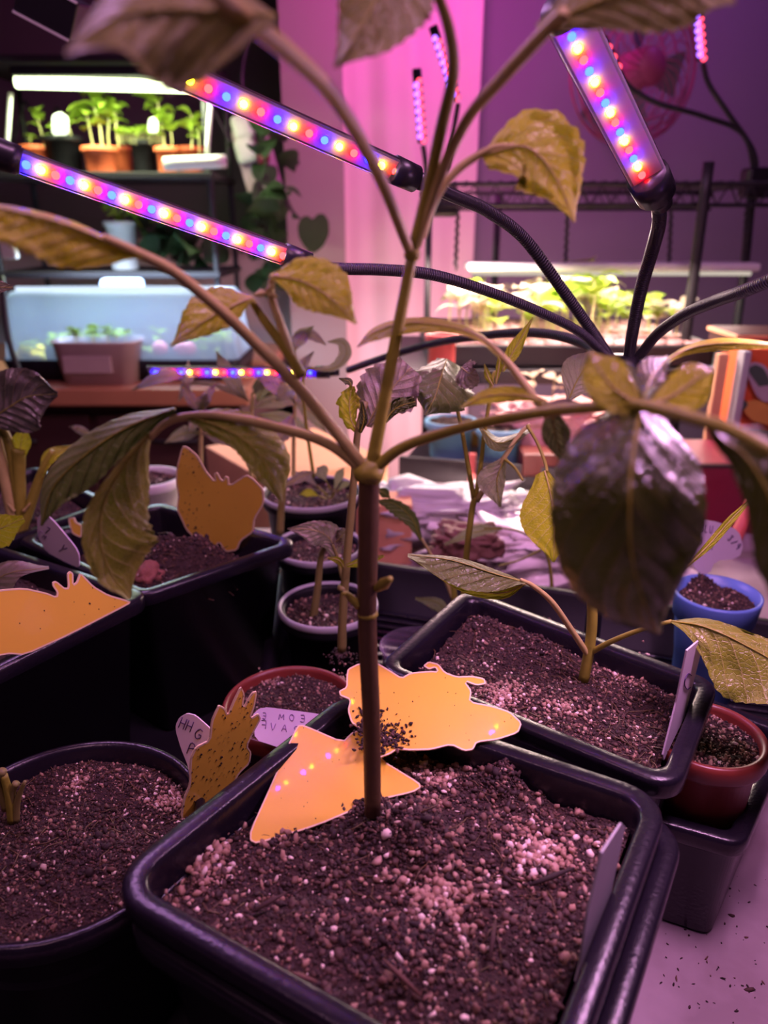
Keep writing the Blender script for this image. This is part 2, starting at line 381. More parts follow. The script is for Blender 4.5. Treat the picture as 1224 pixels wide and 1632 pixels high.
def round_pot(c, r, zt, label, m, z0=0.0, lip=0.005, name='round_pot', group=None):
    t = thing(name, (c[0], c[1], z0), label, 'plant pot', group)
    lathe('pot_body', (c[0], c[1], z0), ROUNDP(r, zt-z0, lip), m, t); return t
ICO = None
def ico():
    global ICO
    if ICO is None:
        bm = bmesh.new(); bmesh.ops.create_icosphere(bm, subdivisions=1, radius=1)
        ICO = (np.array([v.co[:] for v in bm.verts]), np.array([[v.index for v in f.verts] for f in bm.faces])); bm.free()
    return ICO
def granules(name, P, S, m, parent, elong=1.6):
    v0, f0 = ico(); n = len(P); P = np.array(P); S = np.array(S)
    q = rng.normal(size=(n, 4)); q /= np.linalg.norm(q, axis=1)[:, None]; a, b, c, d = q.T
    Rm = np.stack([1-2*(c*c+d*d), 2*(b*c-a*d), 2*(b*d+a*c), 2*(b*c+a*d), 1-2*(b*b+d*d), 2*(c*d-a*b), 2*(b*d-a*c), 2*(c*d+a*b), 1-2*(b*b+c*c)], 1).reshape(n, 3, 3)
    sc = np.stack([rng.uniform(0.8, elong, n), rng.uniform(0.6, 1.1, n), rng.uniform(0.5, 0.9, n)], 1)*S[:, None]
    v = v0[None]*(1+rng.uniform(-0.30, 0.26, (n, 12, 1)))*sc[:, None, :]
    v = np.einsum('nij,nkj->nki', Rm, v)+P[:, None, :]
    f = f0[None]+(np.arange(n)*12)[:, None, None]
    me = bpy.data.meshes.new(name); nv = n*12; nf = n*20
    me.vertices.add(nv); me.vertices.foreach_set('co', v.astype(np.float32).ravel())
    me.loops.add(nf*3); me.loops.foreach_set('vertex_index', f.astype(np.int32).ravel())
    me.polygons.add(nf); me.polygons.foreach_set('loop_start', np.arange(0, nf*3, 3, dtype=np.int32)); me.update(calc_edges=True); me.validate()
    o = link(name, me, m, parent, False); o['kind'] = 'stuff'; return o
def soil(parent, C, z, N=70, amp=0.004, mounds=(), n_gr=1500, size=(0.0005, 0.0016), mm=None, d=0.011, light=(), nl=0, rnd=None, dark=0.0, fib=0):
    """soil fill: C four corners (or rnd=(cx,cy,r)); mounds (x,y,height,radius); light: regions (x,y,r) of pale perlite"""
    sd = random.random()*100
    def H(x, y):
        h = z+amp*(noise.noise(Vector((x*45+sd, y*45, 0)))+0.5*noise.noise(Vector((x*130, y*130+sd, 3)))+0.3*noise.noise(Vector((x*420, y*420+sd, 3))))
        for mx, my, mh, mr in mounds:
            q = ((x-mx)**2+(y-my)**2)/(mr*mr); h += mh*math.exp(-q)*(1+0.35*noise.noise(Vector((x*160, y*160, sd))))
        return h
    V, F = [], []
    if rnd:
        cx, cy, r = rnd; nr = N//2; na = N*2
        pos = lambda u, v: (cx+r*math.sqrt(u)*math.cos(v*6.28318), cy+r*math.sqrt(u)*math.sin(v*6.28318))
        for i in range(nr+1):
            for k in range(na):
                x, y = pos((i/nr)**2, k/na); V.append((x, y, H(x, y)))
        for i in range(nr):
            for k in range(na):
                a = i*na+k; b = i*na+(k+1) % na; F.append((a, b, b+na, a+na))
    else:
        Q = []
        c = sum((Vector(p) for p in C), Vector((0, 0)))/4
        Q = [Vector(p)+(c-Vector(p)).normalized()*d*1.55 for p in C]
        def pos(u, v): 
            p = Q[0].lerp(Q[1], u).lerp(Q[3].lerp(Q[2], u), v); return p.x, p.y
        for i in range(N+1):
            for k in range(N+1):
                x, y = pos(i/N, k/N); V.append((x, y, H(x, y)))
        for i in range(N):
            for k in range(N):
                a = i*(N+1)+k; F.append((a, a+1, a+N+2, a+N+1))
    s = mesh('soil', V, F, M_SOIL, parent); 
    P, S, P2, S2, P3, S3 = [], [], [], [], [], []
    for i in range(int(n_gr*0.7)):
        x, y = pos(random.random(), random.random()); g = size[0]*0.8+0.0006*random.random(); P3.append((x, y, H(x, y)+g*0.2)); S3.append(g)
    for i in range(n_gr):
        x, y = pos(random.random(), random.random()); g = size[0]+(size[1]-size[0])*random.random()**2.2
        if noise.noise(Vector((x*60+9, y*60, sd))) < -0.30 and random.random() < 0.7: g *= 0.6
        P.append((x, y, H(x, y)+g*0.25)); S.append(g)
    for lx, ly, lr, cnt in light:
        for i in range(cnt):
            a = random.random()*6.283; q = abs(random.gauss(0, 0.55))*lr; x, y = lx+q*math.cos(a), ly+q*math.sin(a)
            g = size[0]*1.1+(size[1]*1.1-size[0])*random.random()**1.6; P2.append((x, y, H(x, y)+g*0.5)); S2.append(g)
    for mx, my, mh, mr in mounds:
        for i in range(int(mr*mr*1.6e6)):
            a = random.random()*6.283; q = abs(random.gauss(0, 0.6))*mr; x, y = mx+q*math.cos(a), my+q*math.sin(a)
            g = size[0]*0.9+0.0007*random.random()+(0.0014*random.random() if random.random() < 0.07 else 0); P3.append((x, y, H(x, y)+g*0.6)); S3.append(g)
    granules('soil_crumbs', P, S, mm or M_GRAN, parent)
    if P2: granules('perlite', P2, S2, M_GRANL, parent, 1.3)
    if P3: granules('peat_crumbs', P3, S3, M_GRAND, parent, 1.9)
    if fib:
        vv, ff = [], []
        for i in range(fib):
            x, y = pos(random.random(), random.random()); a = random.random()*6.283; L = random.uniform(0.002, 0.008); b = a+random.uniform(-1, 1)
            z0 = H(x, y)+0.0006
            tube_geo([Vector((x, y, z0)), Vector((x+L*math.cos(a), y+L*math.sin(a), z0+0.0012*random.random())), Vector((x+L*(math.cos(a)+math.cos(b)), y+L*(math.sin(a)+math.sin(b)), z0))], random.uniform(0.00012, 0.0004), vv, ff, 4)
        o = mesh('root_fibres', vv, ff, M_GRAND if False else M_STEML, parent); o['kind'] = 'stuff'
    return H
def flat_plate(name, pts3, nrm, th, mats, parent=None):
    n = len(pts3); V = [p for p in pts3]+[p-nrm*th for p in pts3]; F = [tuple(range(n)), tuple(reversed(range(n, 2*n)))]
    for i in range(n): F.append((i, (i+1) % n, (i+1) % n+n, i+n))
    me = bpy.data.meshes.new(name); me.from_pydata([tuple(v) for v in V], [], F)
    for q in mats: me.materials.append(q)
    for i, p in enumerate(me.polygons): p.material_index = 0 if i < 2 or len(mats) == 1 else 1
    me.update(); bm = bmesh.new(); bm.from_mesh(me); bmesh.ops.recalc_face_normals(bm, faces=bm.faces[:]); bmesh.ops.triangulate(bm, faces=[f for f in bm.faces if len(f.verts) > 4]); bm.to_mesh(me); bm.free()
    o = bpy.data.objects.new(name, me); COL.objects.link(o)
    if parent is not None: o.parent = parent; o.matrix_parent_inverse = parent.matrix_basis.inverted()
    return o
def round2(pts, it=1, lim=None):
    for _ in range(it):
        out = []
        for i in range(len(pts)):
            a, b = pts[i], pts[(i+1) % len(pts)]
            out += [(a[0]*0.84+b[0]*0.16, a[1]*0.84+b[1]*0.16), (a[0]*0.16+b[0]*0.84, a[1]*0.16+b[1]*0.84)]
        pts = out
    return pts
def specks(pl, spots, parent, name='insect_specks', m=M_SPECK):
    vv, ff = [], []
    for x, y, r in spots:
        b = len(vv); k = 6; a0 = random.random()*6; e = random.uniform(0.5, 1.0)
        for h in (0, 1):
            for j in range(k):
                a = a0+6.283*j/k; q = r*(1 if h == 0 else 0.6)
                p = pl.at(x+q*math.cos(a)*e, y+q*math.sin(a)*random.uniform(0.7, 1.1)); vv.append(p+pl.n*(0.00008+0.0004*h))
        ff.append(tuple(b+k+j for j in range(k)))
        for j in range(k): ff.append((b+j, b+(j+1) % k, b+k+(j+1) % k, b+k+j))
    o = mesh(name, vv, ff, m, parent); o['kind'] = 'stuff'; return o
GL = {'H': [[(0, 0), (0, 1)], [(.7, 0), (.7, 1)], [(0, .5), (.7, .5)]], 'G': [[(.75, .12), (.4, 0), (.08, .3), (.05, .7), (.35, 1), (.75, .85), (.75, .55), (.45, .55)]],
      'P': [[(0, 1), (.05, 0), (.55, .05), (.6, .35), (.05, .5)]], 'C': [[(.7, .1), (.35, 0), (.05, .35), (.05, .75), (.35, 1), (.7, .85)]],
      'B': [[(0, 1), (0, 0), (.5, .08), (.5, .4), (.05, .48), (.6, .6), (.55, .95), (0, 1)]], 'L': [[(0, 0), (0, 1), (.5, 1)]], 'U': [[(0, 0), (.05, .9), (.5, .95), (.6, 0)]], 'I': [[(.2, 0), (.2, 1)]],
      'Y': [[(0, 0), (.3, .5), (.65, 0)], [(.3, .5), (.25, 1)]], '3': [[(0, .1), (.5, .05), (.25, .45), (.55, .7), (.3, 1), (0, .9)]], '9': [[(.55, .3), (.25, .5), (.05, .2), (.35, 0), (.55, .3), (.5, 1)]],
      '/': [[(.6, 0), (0, 1)]], 'O': [[(.35, 0), (.05, .3), (.1, .85), (.4, 1), (.68, .6), (.6, .15), (.35, 0)]], 'M': [[(0, 1), (.05, .1), (.35, .7), (.65, .1), (.75, 1)]],
      'E': [[(.55, 0), (0, 0), (0, 1), (.55, 1)], [(0, .5), (.45, .5)]], 'F': [[(.55, 0), (0, 0), (0, 1)], [(0, .5), (.45, .5)]], '2': [[(0, .2), (.3, 0), (.6, .25), (.05, 1), (.65, 1)]],
      'A': [[(0, 1), (.35, 0), (.7, 1)], [(.15, .6), (.55, .6)]], 'V': [[(0, 0), (.3, 1), (.65, 0)]], 'J': [[(.5, 0), (.5, .85), (.25, 1), (0, .8)]], '7': [[(0, 0), (.6, 0), (.2, 1)]], '-': [[(0, .5), (.5, .5)]], 'N': [[(0, 1), (0, 0), (.6, 1), (.6, 0)]], 'S': [[(.6, .1), (.25, 0), (.05, .25), (.5, .6), (.45, .95), (0, .95)]]}
def write(pl, text, x, y, size, ang, parent, m=M_INK, r=0.00022, adv=0.95, sx=1.0, mirror=False, lift=0.0003):
    vv, ff = [], []; ca, sa = math.cos(R(ang)), math.sin(R(ang)); cx = 0
    for ch in text:
        for st in GL.get(ch, []):
            pts = []
            for gx, gy in st:
                if mirror: gx = 0.7-gx
                ux = (cx+gx*0.8)*size*sx; uy = gy*size
                pts.append(pl.at(x+ux*ca-uy*sa, y+ux*sa+uy*ca)+pl.n*lift)
            tube_geo(spline(pts, 3), r, vv, ff, 5)
        cx += adv
    o = mesh('lettering', vv, ff, m, parent); o['label'] = 'handwritten marker lettering'; return o

# ================================================================ SETTING
def slab(name, c, s, m): return struct(bevel_box(name, c, s, m, None, 0))
slab('floor', (0, 1.2, -0.80), (6, 5.2, 0.05), M_FLOOR)
slab('ceiling', (0, 1.2, 1.80), (6, 5.2, 0.05), M_WALL)
slab('wall_back', (1.55, 2.25, 0.5), (2.60, 0.06, 2.6), M_WALL)
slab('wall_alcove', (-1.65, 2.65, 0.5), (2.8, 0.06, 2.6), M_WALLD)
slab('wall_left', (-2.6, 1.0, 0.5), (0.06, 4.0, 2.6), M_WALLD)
slab('wall_right', (2.3, 1.0, 0.5), (0.06, 4.0, 2.6), M_WALL)
slab('trim_1', ((D(468, 300, 2.2).x+D(545, 300, 2.2).x)/2, 2.35, 0.5), (D(545, 300, 2.2).x-D(468, 300, 2.2).x+0.02, 0.5, 2.6), M_WALLB)
# curtain hanging in soft folds
cx0, cx1 = D(540, 300, 2.12).x, D(764, 200, 2.12).x
V, F = [], []
for i in range(121):
    for j in range(25):
        u = i/120; x = cx0+(cx1-cx0)*u; z = -0.7+2.3*j/24
        V.append((x, 2.13+0.016*math.sin(u*9+0.4*math.sin(z*2))+0.003*math.sin(u*31+z), z))
for i in range(120):
    for j in range(24): a = i*25+j; F.append((a, a+25, a+26, a+1))
o = mesh('curtain', V, F, M_CURT); sm = o.modifiers.new('s', 'SOLIDIFY'); sm.thickness = 0.003
tag(o, 'pale cream curtain panel glowing pink, hanging between grey wall and beige post', 'curtain')
# table
t = thing('table', (0.2, 0.45, -0.75), 'pale work table under all the potted plants', 'table')
bevel_box('tabletop', (0.25, 0.42, -0.0125), (1.5, 1.0, 0.025), M_TABLE, t, 0.003)
for sx in (-0.46, 0.96):
    for sy in (-0.03, 0.87): bevel_box('leg', (sx, sy, -0.39), (0.05, 0.05, 0.73), M_BLKM, t, 0.003)
# ================================================================ POTS ON THE TABLE
def g2(x, y, z): p = G(x, y, z); return (p.x, p.y)
def corners(L, z): return [g2(x, y, z) for x, y in L]
def pot_foot(p): return p
# front pot and the empty pot it is nested in
CF = corners([(150, 1412), (556, 1097), (1073, 1268), (874, 1838)], 0.135)
front = square_pot(CF, 0.135, 0.12, 'big glossy black square pot holding the tall dahlia seedling and the arrow trap', z0=0.012, rr=0.020)
cF = sum((Vector(p) for p in CF), Vector((0, 0)))/4
CF2 = [tuple(Vector(p)+(Vector(p)-cF)*0.03+Vector((0.006, -0.001))) for p in CF]
square_pot(CF2, 0.119, 0.12, 'empty black square pot nested under the big glossy one, only its rim showing', z0=0.0, rr=0.021)
st0 = G(593, 1285, 0.124)
mnd = G(650, 1330, 0.124); mnd2 = G(800, 1235, 0.124); mnd3 = G(560, 1500, 0.12)
HF = soil(front, CF, 0.1195, N=120, amp=0.0028, mounds=[(mnd.x, mnd.y, 0.014, 0.019), (mnd2.x, mnd2.y, 0.010, 0.013), (st0.x, st0.y, 0.004, 0.012), (mnd3.x+.02, mnd3.y, 0.004, 0.02)], n_gr=6000, size=(0.0005, 0.0021),
          light=[(*g2(700, 1440, 0.12), 0.030, 420), (*g2(860, 1360, 0.12), 0.022, 420), (*g2(330, 1380, 0.12), 0.022, 260), (*g2(700, 1250, 0.12), 0.02, 200)], d=0.012, fib=160)
vv, ff = [], []
for (x, y, L, a, wd) in [(785, 1500, .016, 1.3, .0022), (880, 1400, .020, .3, .0025), (430, 1440, .014, .5, .002), (640, 1560, .018, 2.4, .002), (480, 1560, .013, -.4, .0025)]:
    p = G(x, y, 0.124); tube_geo([p-Vector((math.cos(a), math.sin(a), 0.05))*L/2, p+Vector((0, 0, .001)), p+Vector((math.cos(a), math.sin(a), .25))*L/2], [wd*.3, wd*.55, wd*.2], vv, ff, 5)
o = mesh('bark_splinters', vv, ff, M_GRAND, front); o['kind'] = 'stuff'

# pot behind on the right with the tagged plant
CB = corners([(597, 1061), (742, 935), (1147, 1086), (1083, 1262)], 0.135)
backp = square_pot(CB, 0.135, 0.12, 'black square pot on the right with perlite soil and the plant label lettered C', z0=0.006, rr=0.014)
m1 = g2(770, 1000, .122); 
HB = soil(backp, CB, 0.1215, N=90, amp=0.0026, mounds=[(*m1, 0.006, 0.012), (*g2(860, 1010, .125), 0.004, 0.02)], n_gr=4300, size=(0.00045, 0.0015),
          light=[(*g2(800, 1110, .122), 0.024, 620), (*g2(1000, 1070, .122), 0.020, 420), (*g2(900, 1130, .122), 0.022, 250)], d=0.011, fib=180)
# small square pot with red pot standing in it
CR = corners([(925, 1275), (1085, 1095), (1268, 1160), (1188, 1350)], 0.076)
square_pot(CR, 0.076, 0.07, 'short black square pot cradling the small brick red pot at its rim', z0=0.0, rr=0.012, taper=0.45)
rc = g2(1128, 1165, 0.118)
rp = round_pot((rc[0]+.002, rc[1]+0.004), 0.032, 0.114, 'small brick red round pot between the C-labelled pot and the table edge', M_RED, z0=0.030, lip=0.004)
soil(rp, None, 0.1085, N=60, amp=0.002, n_gr=650, size=(0.0006, 0.0017), mm=M_GRANL, rnd=(rc[0]+.002, rc[1]+.004, 0.0275))
# round black pot, front left
rc = G(102, 1318, 0.104)
rl = round_pot((rc.x, rc.y), 0.0665, 0.104, 'wide round black pot with the pineapple-shaped trap and a cut-down stub', M_POT, z0=0.0016, lip=0.0045)
HL = soil(rl, None, 0.0935, N=120, amp=0.0022, mounds=[(*g2(150, 1350, .1), 0.004, 0.02)], n_gr=4600, size=(0.0004, 0.0014), rnd=(rc.x, rc.y, 0.0600),
          light=[(*g2(270, 1260, .1), 0.018, 380), (*g2(120, 1230, .1), 0.014, 160), (*g2(240, 1400, .1), 0.016, 200)], fib=150)
# dark red pot in the middle
rc = G(462, 1118, 0.086)
rm = round_pot((rc.x, rc.y), 0.044, 0.086, 'dark red round pot of pebbly soil tucked behind the big glossy pot', M_RED, z0=0.0016, lip=0.0035)
soil(rm, None, 0.079, N=60, amp=0.002, n_gr=1600, size=(0.0005, 0.0015), rnd=(rc.x, rc.y, 0.0395), light=[(*g2(430, 1085, .08), .012, 90), (*g2(540, 1080, .08), .012, 60)], mounds=[(*g2(545, 1050, .08), .005, .011)])
# two black cups with pale rims
def cup(x, y, z, r, label):
    c = G(x, y, z); t = round_pot((c.x, c.y), r, z, label, M_POTM, z0=0.004, lip=0.004, name='seedling_cup')
    lathe('rim', (c.x, c.y, z), [(r-0.0022, 0.0006), (r-0.001, 0.0022), (r, 0.0025), (r+0.0012, 0.0012), (r+0.0012, -0.0025), (r, -0.004)], M_TAGG, t, 48, None, False)
    soil(t, None, z-0.007, N=46, amp=0.0022, n_gr=900, size=(0.0007, 0.002), rnd=(c.x, c.y, r-0.005)); return t, c
cup1, c1 = cup(523, 965, 0.086, 0.0395, 'small black cup with pale rim, its seedling topped by one silvery leaf')
cup2, c2 = cup(508, 870, 0.100, 0.0405, 'small black cup with pale rim directly behind the silvery-leaf cup')
cup3, c3 = cup(497, 785, 0.112, 0.052, 'rear black cup heaped with reddish potting mix and fine seedlings')
# clear plastic cup
cc = G(672, 1035, 0.075)
ct = thing('clear_cup', (cc.x, cc.y, 0.004), 'empty clear plastic cup wedged left of the C-labelled pot', 'cup')
lathe('cup_wall', (cc.x-0.003, cc.y+0.004, 0.004), [(0.020, 0), (0.0275, 0.069), (0.029, 0.0715), (0.0275, 0.073), (0.0265, 0.069), (0.019, 0.002)], M_CLEAR, ct, 48, None, False)

# black sheet added for the shade in the gaps between the left-hand pots
lt_ = thing('shade_sheet', (-0.25, 0.4, 0), 'flat black sheet standing in for the shade between the left-hand pots', 'tray')
flat_plate('shade_sheet_base', [Vector((x, y, 0.0014)) for x, y in [(-0.52, 0.05), (-0.02, 0.05), (-0.025, 0.46), (-0.115, 0.48), (-0.125, 0.76), (-0.52, 0.76)]], Vector((0, 0, 1)), 0.0012, [M_POTM], lt_)
# three square pots on the left
CL = corners([(20, 858), (256, 800), (482, 862), (224, 950)], 0.135)
lb = square_pot(CL, 0.135, 0.12, 'tall black square pot with crumbled peat mound and the butterfly trap', z0=0.0016, rr=0.012)
mp = g2(300, 890, .128)
HLB = soil(lb, CL, 0.108, N=70, amp=0.003, mounds=[(*g2(262, 895, .12), 0.026, 0.020), (*g2(325, 885, .12), 0.022, 0.020), (*g2(235, 925, .12), 0.016, 0.016)], n_gr=2600, size=(0.0005, 0.0014), mm=M_GRAND, fib=260)
p_ = G(236, 922, 0.119); blob('peat_plug', p_, 0.0125, mat('peat_red', (0.20, 0.07, 0.05), 0.9, var=0.4, scale=200, bump=0.6, bscale=400), lb, 4, 0.35, (1.0, 1.2, 0.9), 3)
l2 = square_pot(corners([(-330, 900), (-20, 862), (243, 945), (-160, 1143)], 0.145), 0.145, 0.13, 'black square pot holding the half-sunk orange butterfly trap', z0=0.0016, rr=0.012)
soil(l2, corners([(-330, 900), (-20, 862), (243, 945), (-160, 1143)], 0.145), 0.128, N=40, amp=0.003, n_gr=900, mm=M_GRAND)
CL3 = corners([(-190, 800), (60, 742), (182, 800), (-140, 915)], 0.132)
l3 = square_pot(CL3, 0.132, 0.12, 'black square pot with the crinkled pak choi', z0=0.0016, rr=0.012)
soil(l3, CL3, 0.118, N=40, amp=0.003, mounds=[(*g2(70, 835, .12), .006, .02)], n_gr=1200, mm=M_GRAN)
wc = G(160, 790, 0.12)
wp = round_pot((wc.x+.005, wc.y+.13), 0.042, 0.098, 'small round pot with white rim behind the butterfly-trap pot', M_WPOT, z0=0.0016)
soil(wp, None, 0.090, N=40, amp=0.003, n_gr=500, rnd=(wc.x+.005, wc.y+.13, 0.037), mm=M_GRANL)

# propagation tray with ribbed floor, behind
T = [(-0.105, 0.735), (0.44, 0.545), (0.40, 0.405), (-0.09, 0.49)]
tr = thing('propagation_tray', (0.12, 0.55, 0), 'long black ribbed tray holding the cups and the blue pot', 'tray')
def q3(d, z): return [Vector((p.x, p.y, z)) for p in rquad(T, d, 0.012)]
loft('tray_wall', [q3(0.01, 0), q3(0.001, 0.045), q3(-0.006, 0.045), q3(-0.006, 0.049), q3(0.002, 0.05), q3(0.004, 0.047), q3(0.012, 0.003)], M_POTM, tr)
ax = (Vector(T[1])-Vector(T[0])).normalized(); ay = Vector((-ax.y, ax.x))
for i in range(14):
    c = Vector((0.02, 0.545))-ay*0.0+ax*0.0; p = Vector(T[3]).lerp(Vector(T[0]), 0.10+i*0.06); q = Vector(T[2]).lerp(Vector(T[1]), 0.10+i*0.06)
    m = (p+q)/2; L = (q-p).length-0.05
    bevel_box('rib', (m.x, m.y, 0.0065), (L, 0.006, 0.007), M_POT, tr, 0.001, Matrix.Rotation(math.atan2((q-p).y, (q-p).x), 3, 'Z'), 1)

# blue pot with handwritten tag
bc = G(1142, 952, 0.098)
bp_ = thing('round_pot', (bc.x, bc.y, 0.004), 'sky blue plastic pot with a lilac tag dated 3/9', 'plant pot')
lathe('pot_body', (bc.x, bc.y, 0.004), [(0.022, 0), (0.0235, 0.002), (0.0265, 0.076), (0.031, 0.078), (0.0335, 0.097), (0.0335, 0.0985), (0.0315, 0.099), (0.0300, 0.085), (0.0215, 0.01)], M_BLUE, bp_)
soil(bp_, None, 0.095, N=50, amp=0.003, n_gr=700, size=(0.0006, 0.0017), rnd=(bc.x, bc.y, 0.0285), mounds=[(*g2(1120, 925, .1), .007, .01)], mm=M_GRAN)

# ================================================================ TRAPS AND TAGS
def trap(name, outline, pl, label, spots, it=1, th=0.0007, foot=None):
    pts = round2(outline, it); P = [pl.at(x, y) for x, y in pts]
    c = sum(P, Vector())/len(P); lo = min(P, key=lambda p: p.z)
    t = thing('sticky_trap', lo, label, 'insect trap')
    flat_plate('trap_card', P, pl.n, th, [M_TRAP, M_TRAPE], t)
    # pale uncoated border
    cx = sum(p[0] for p in pts)/len(pts); cy = sum(p[1] for p in pts)/len(pts)
    V, F = [], []; n = len(pts)
    for i, (x, y) in enumerate(pts):
        a, b = pts[i-1], pts[(i+1) % n]; tx, ty = b[0]-a[0], b[1]-a[1]; l = math.hypot(tx, ty) or 1; nx, ny = -ty/l, tx/l
        s = 1 if AREA(pts) > 0 else -1
        V.append(pl.at(x, y)+pl.n*0.0001); V.append(pl.at(x+nx*2.4*s, y+ny*2.4*s)+pl.n*0.0001)
    for i in range(n): a = 2*i; b = 2*((i+1) % n); F.append((a, b, b+1, a+1))
    mesh('trap_border', V, F, M_TRAPE, t, False)
    if spots: specks(pl, spots, t)
    return t
def AREA(p): return sum(p[i-1][0]*p[i][1]-p[i][0]*p[i-1][1] for i in range(len(p)))
def spots(poly, n, r0, r1, box=None):
    out = []; xs = [p[0] for p in poly]; ys = [p[1] for p in poly]; bx = box or (min(xs), min(ys), max(xs), max(ys))
    while len(out) < n:
        x = random.uniform(bx[0], bx[2]); y = random.uniform(bx[1], bx[3]); ins = False
        for i in range(len(poly)):
            a, b = poly[i-1], poly[i]
            if (a[1] > y) != (b[1] > y) and x < (b[0]-a[0])*(y-a[1])/(b[1]-a[1])+a[0]: ins = not ins
        if ins: out.append((x, y, r0+(r1-r0)*random.random()**2.5))
    return out
kite = [(474, 1156), (484, 1155), (546, 1182), (562, 1166), (580, 1163), (596, 1180), (607, 1210), (668, 1247), (671, 1255), (658, 1263), (600, 1276), (503, 1317), (409, 1345), (398, 1339), (399, 1323), (434, 1246), (458, 1189)]
zk = 0.1215
plk = Plane(G(402, 1342, zk), G(664, 1262, zk+0.001), D(478, 1156, 0.3)); plk.n = Vector((0.04, -0.265, 0.963)).normalized()
trap('arrow', kite, plk, 'orange arrow-shaped trap leaning at the foot of the dahlia stem, LED reflections on it', spots(kite, 14, 0.4, 1.2))
bee = [(554, 1066), (572, 1057), (601, 1056), (621, 1068), (640, 1080), (654, 1072), (687, 1069), (697, 1070), (694, 1064), (683, 1067), (674, 1061), (683, 1054), (699, 1058), (709, 1071), (728, 1078), (752, 1077), (772, 1081), (775, 1090), (760, 1093), (741, 1086), (752, 1101), (749, 1118), (785, 1125), (813, 1134), (832, 1152), (826, 1168), (793, 1179), (760, 1183), (754, 1195), (740, 1197), (719, 1187), (687, 1195), (654, 1196), (634, 1194), (621, 1202), (604, 1208), (585, 1175), (572, 1160), (560, 1152), (554, 1132), (558, 1115), (542, 1109), (540, 1101), (552, 1095), (552, 1078)]
plb = Plane(G(600, 1205, 0.137), G(826, 1160, 0.1385), G(620, 1062, 0.153))
beeT = trap('bee', bee, plb, 'orange bee-shaped trap with antennae, lying across the pot rims with soil on it', spots(bee, 30, 0.5, 1.6))
# soil spilled on the bee trap
P, S = [], []
for i in range(330):
    x = 578+abs(random.gauss(0, 1))*22 if random.random() < .6 else random.gauss(578, 8); y = random.gauss(1165, 18)
    if random.random() < .5: x, y = random.gauss(622, 16), random.gauss(1175, 11)
    P.append(plb.at(x, y)+plb.n*0.0006); S.append(random.uniform(0.0004, 0.0012))
granules('spilled_soil', P, S, M_GRAND, beeT, 2.0)
pine = [(288, 1304), (293, 1272), (302, 1252), (303, 1222), (304, 1207), (312, 1191), (334, 1180), (337, 1150), (343, 1136), (349, 1124), (359, 1129), (363, 1140), (372, 1118), (384, 1094), (390, 1105), (387, 1130), (402, 1104), (410, 1102), (406, 1126), (399, 1145), (412, 1137), (416, 1146), (405, 1166), (394, 1189), (401, 1199), (398, 1217), (382, 1232), (372, 1250), (351, 1268), (326, 1288), (300, 1310)]
plp = Plane(G(288, 1302, 0.097), G(370, 1262, 0.097), D(384, 1094, G(330, 1290, 0.097).y+0.004))
trap('pineapple', pine, plp, 'yellow trap with jagged leafy top, peppered with gnats, in the round black pot', spots(pine, 110, 0.4, 1.5)+spots(pine, 26, 1.2, 2.4))
bfly = [(290, 711), (298, 712), (314, 725), (329, 752), (343, 768), (341, 755), (346, 753), (352, 764), (356, 766), (358, 759), (364, 761), (365, 774), (392, 756), (405, 764), (420, 780), (421, 803), (406, 827), (404, 848), (384, 862), (378, 877), (361, 880), (355, 874), (349, 864), (343, 874), (325, 864), (320, 852), (310, 858), (297, 845), (290, 830), (281, 811), (284, 790), (280, 770), (281, 746)]
plf = Plane(G(290, 850, 0.125), G(400, 872, 0.124), D(300, 712, G(340, 868, 0.125).y+0.006))
trap('butterfly', bfly, plf, 'orange butterfly-shaped trap standing upright in the crumbled peat, spotted on its left wing', spots(bfly, 46, 0.6, 2.0, (283, 715, 335, 850))+spots(bfly, 14, 0.5, 1.4))
bf2 = [(-60, 950), (0, 940), (39, 937), (75, 945), (90, 951), (91, 944), (84, 934), (84, 928), (90, 926), (103, 937), (109, 937), (107, 915), (112, 910), (117, 914), (117, 932), (122, 928), (128, 912), (149, 934), (173, 948), (208, 958), (206, 963), (110, 1012), (40, 1044), (10, 1042), (-60, 1060)]
c0_ = G(208, 958, 0.1465)
plg = Plane(G(206, 962, 0.1465), G(40, 1042, 0.1465), D(130, 915, G(130, 1000, 0.1465).y+0.006))
trap('butterfly', bf2, plg, 'plain orange butterfly-shaped trap leaning on the pot rim, cropped by the picture edge', spots(bf2, 12, 0.6, 1.8))
stray = [(108, 826), (118, 824), (121, 832), (132, 838), (130, 858), (114, 850)]
pls = Plane(G(110, 850, .13), G(135, 858, .13), D(118, 824, G(120, 852, .13).y+.004))
trap('corner', stray, pls, 'orange scrap of another trap behind the folded white label', [])

def plant_tag(outline, pl, label, m=M_TAG, it=1, name='plant_label', th=0.0008):
    P = [pl.at(x, y) for x, y in round2(outline, it)]; lo = min(P, key=lambda p: p.z)
    t = thing(name, lo, label, 'plant label'); flat_plate('label_card', P, pl.n, th, [m], t); return t
o1 = [(280, 1165), (280, 1155), (286, 1143), (298, 1137), (311, 1140), (336, 1162), (345, 1185), (330, 1235), (318, 1262), (303, 1252), (300, 1222), (288, 1192)]
pt = Plane(G(302, 1262, 0.097), G(335, 1270, 0.097), D(300, 1138, G(318, 1262, 0.097).y+0.008))
t1 = plant_tag(o1, pt, 'white plant label lettered HH G, half behind the pineapple-shaped trap')
write(pt, 'HH', 291, 1143, 17, 22, t1, r=0.00024, adv=0.8, sx=0.85); write(pt, 'G', 315, 1160, 16, 22, t1, r=0.00028); write(pt, 'P', 304, 1184, 17, 20, t1, r=0.00028)
o2 = [(402, 1140), (413, 1129), (427, 1127), (497, 1136), (520, 1140), (500, 1180), (470, 1200), (440, 1190), (407, 1179)]
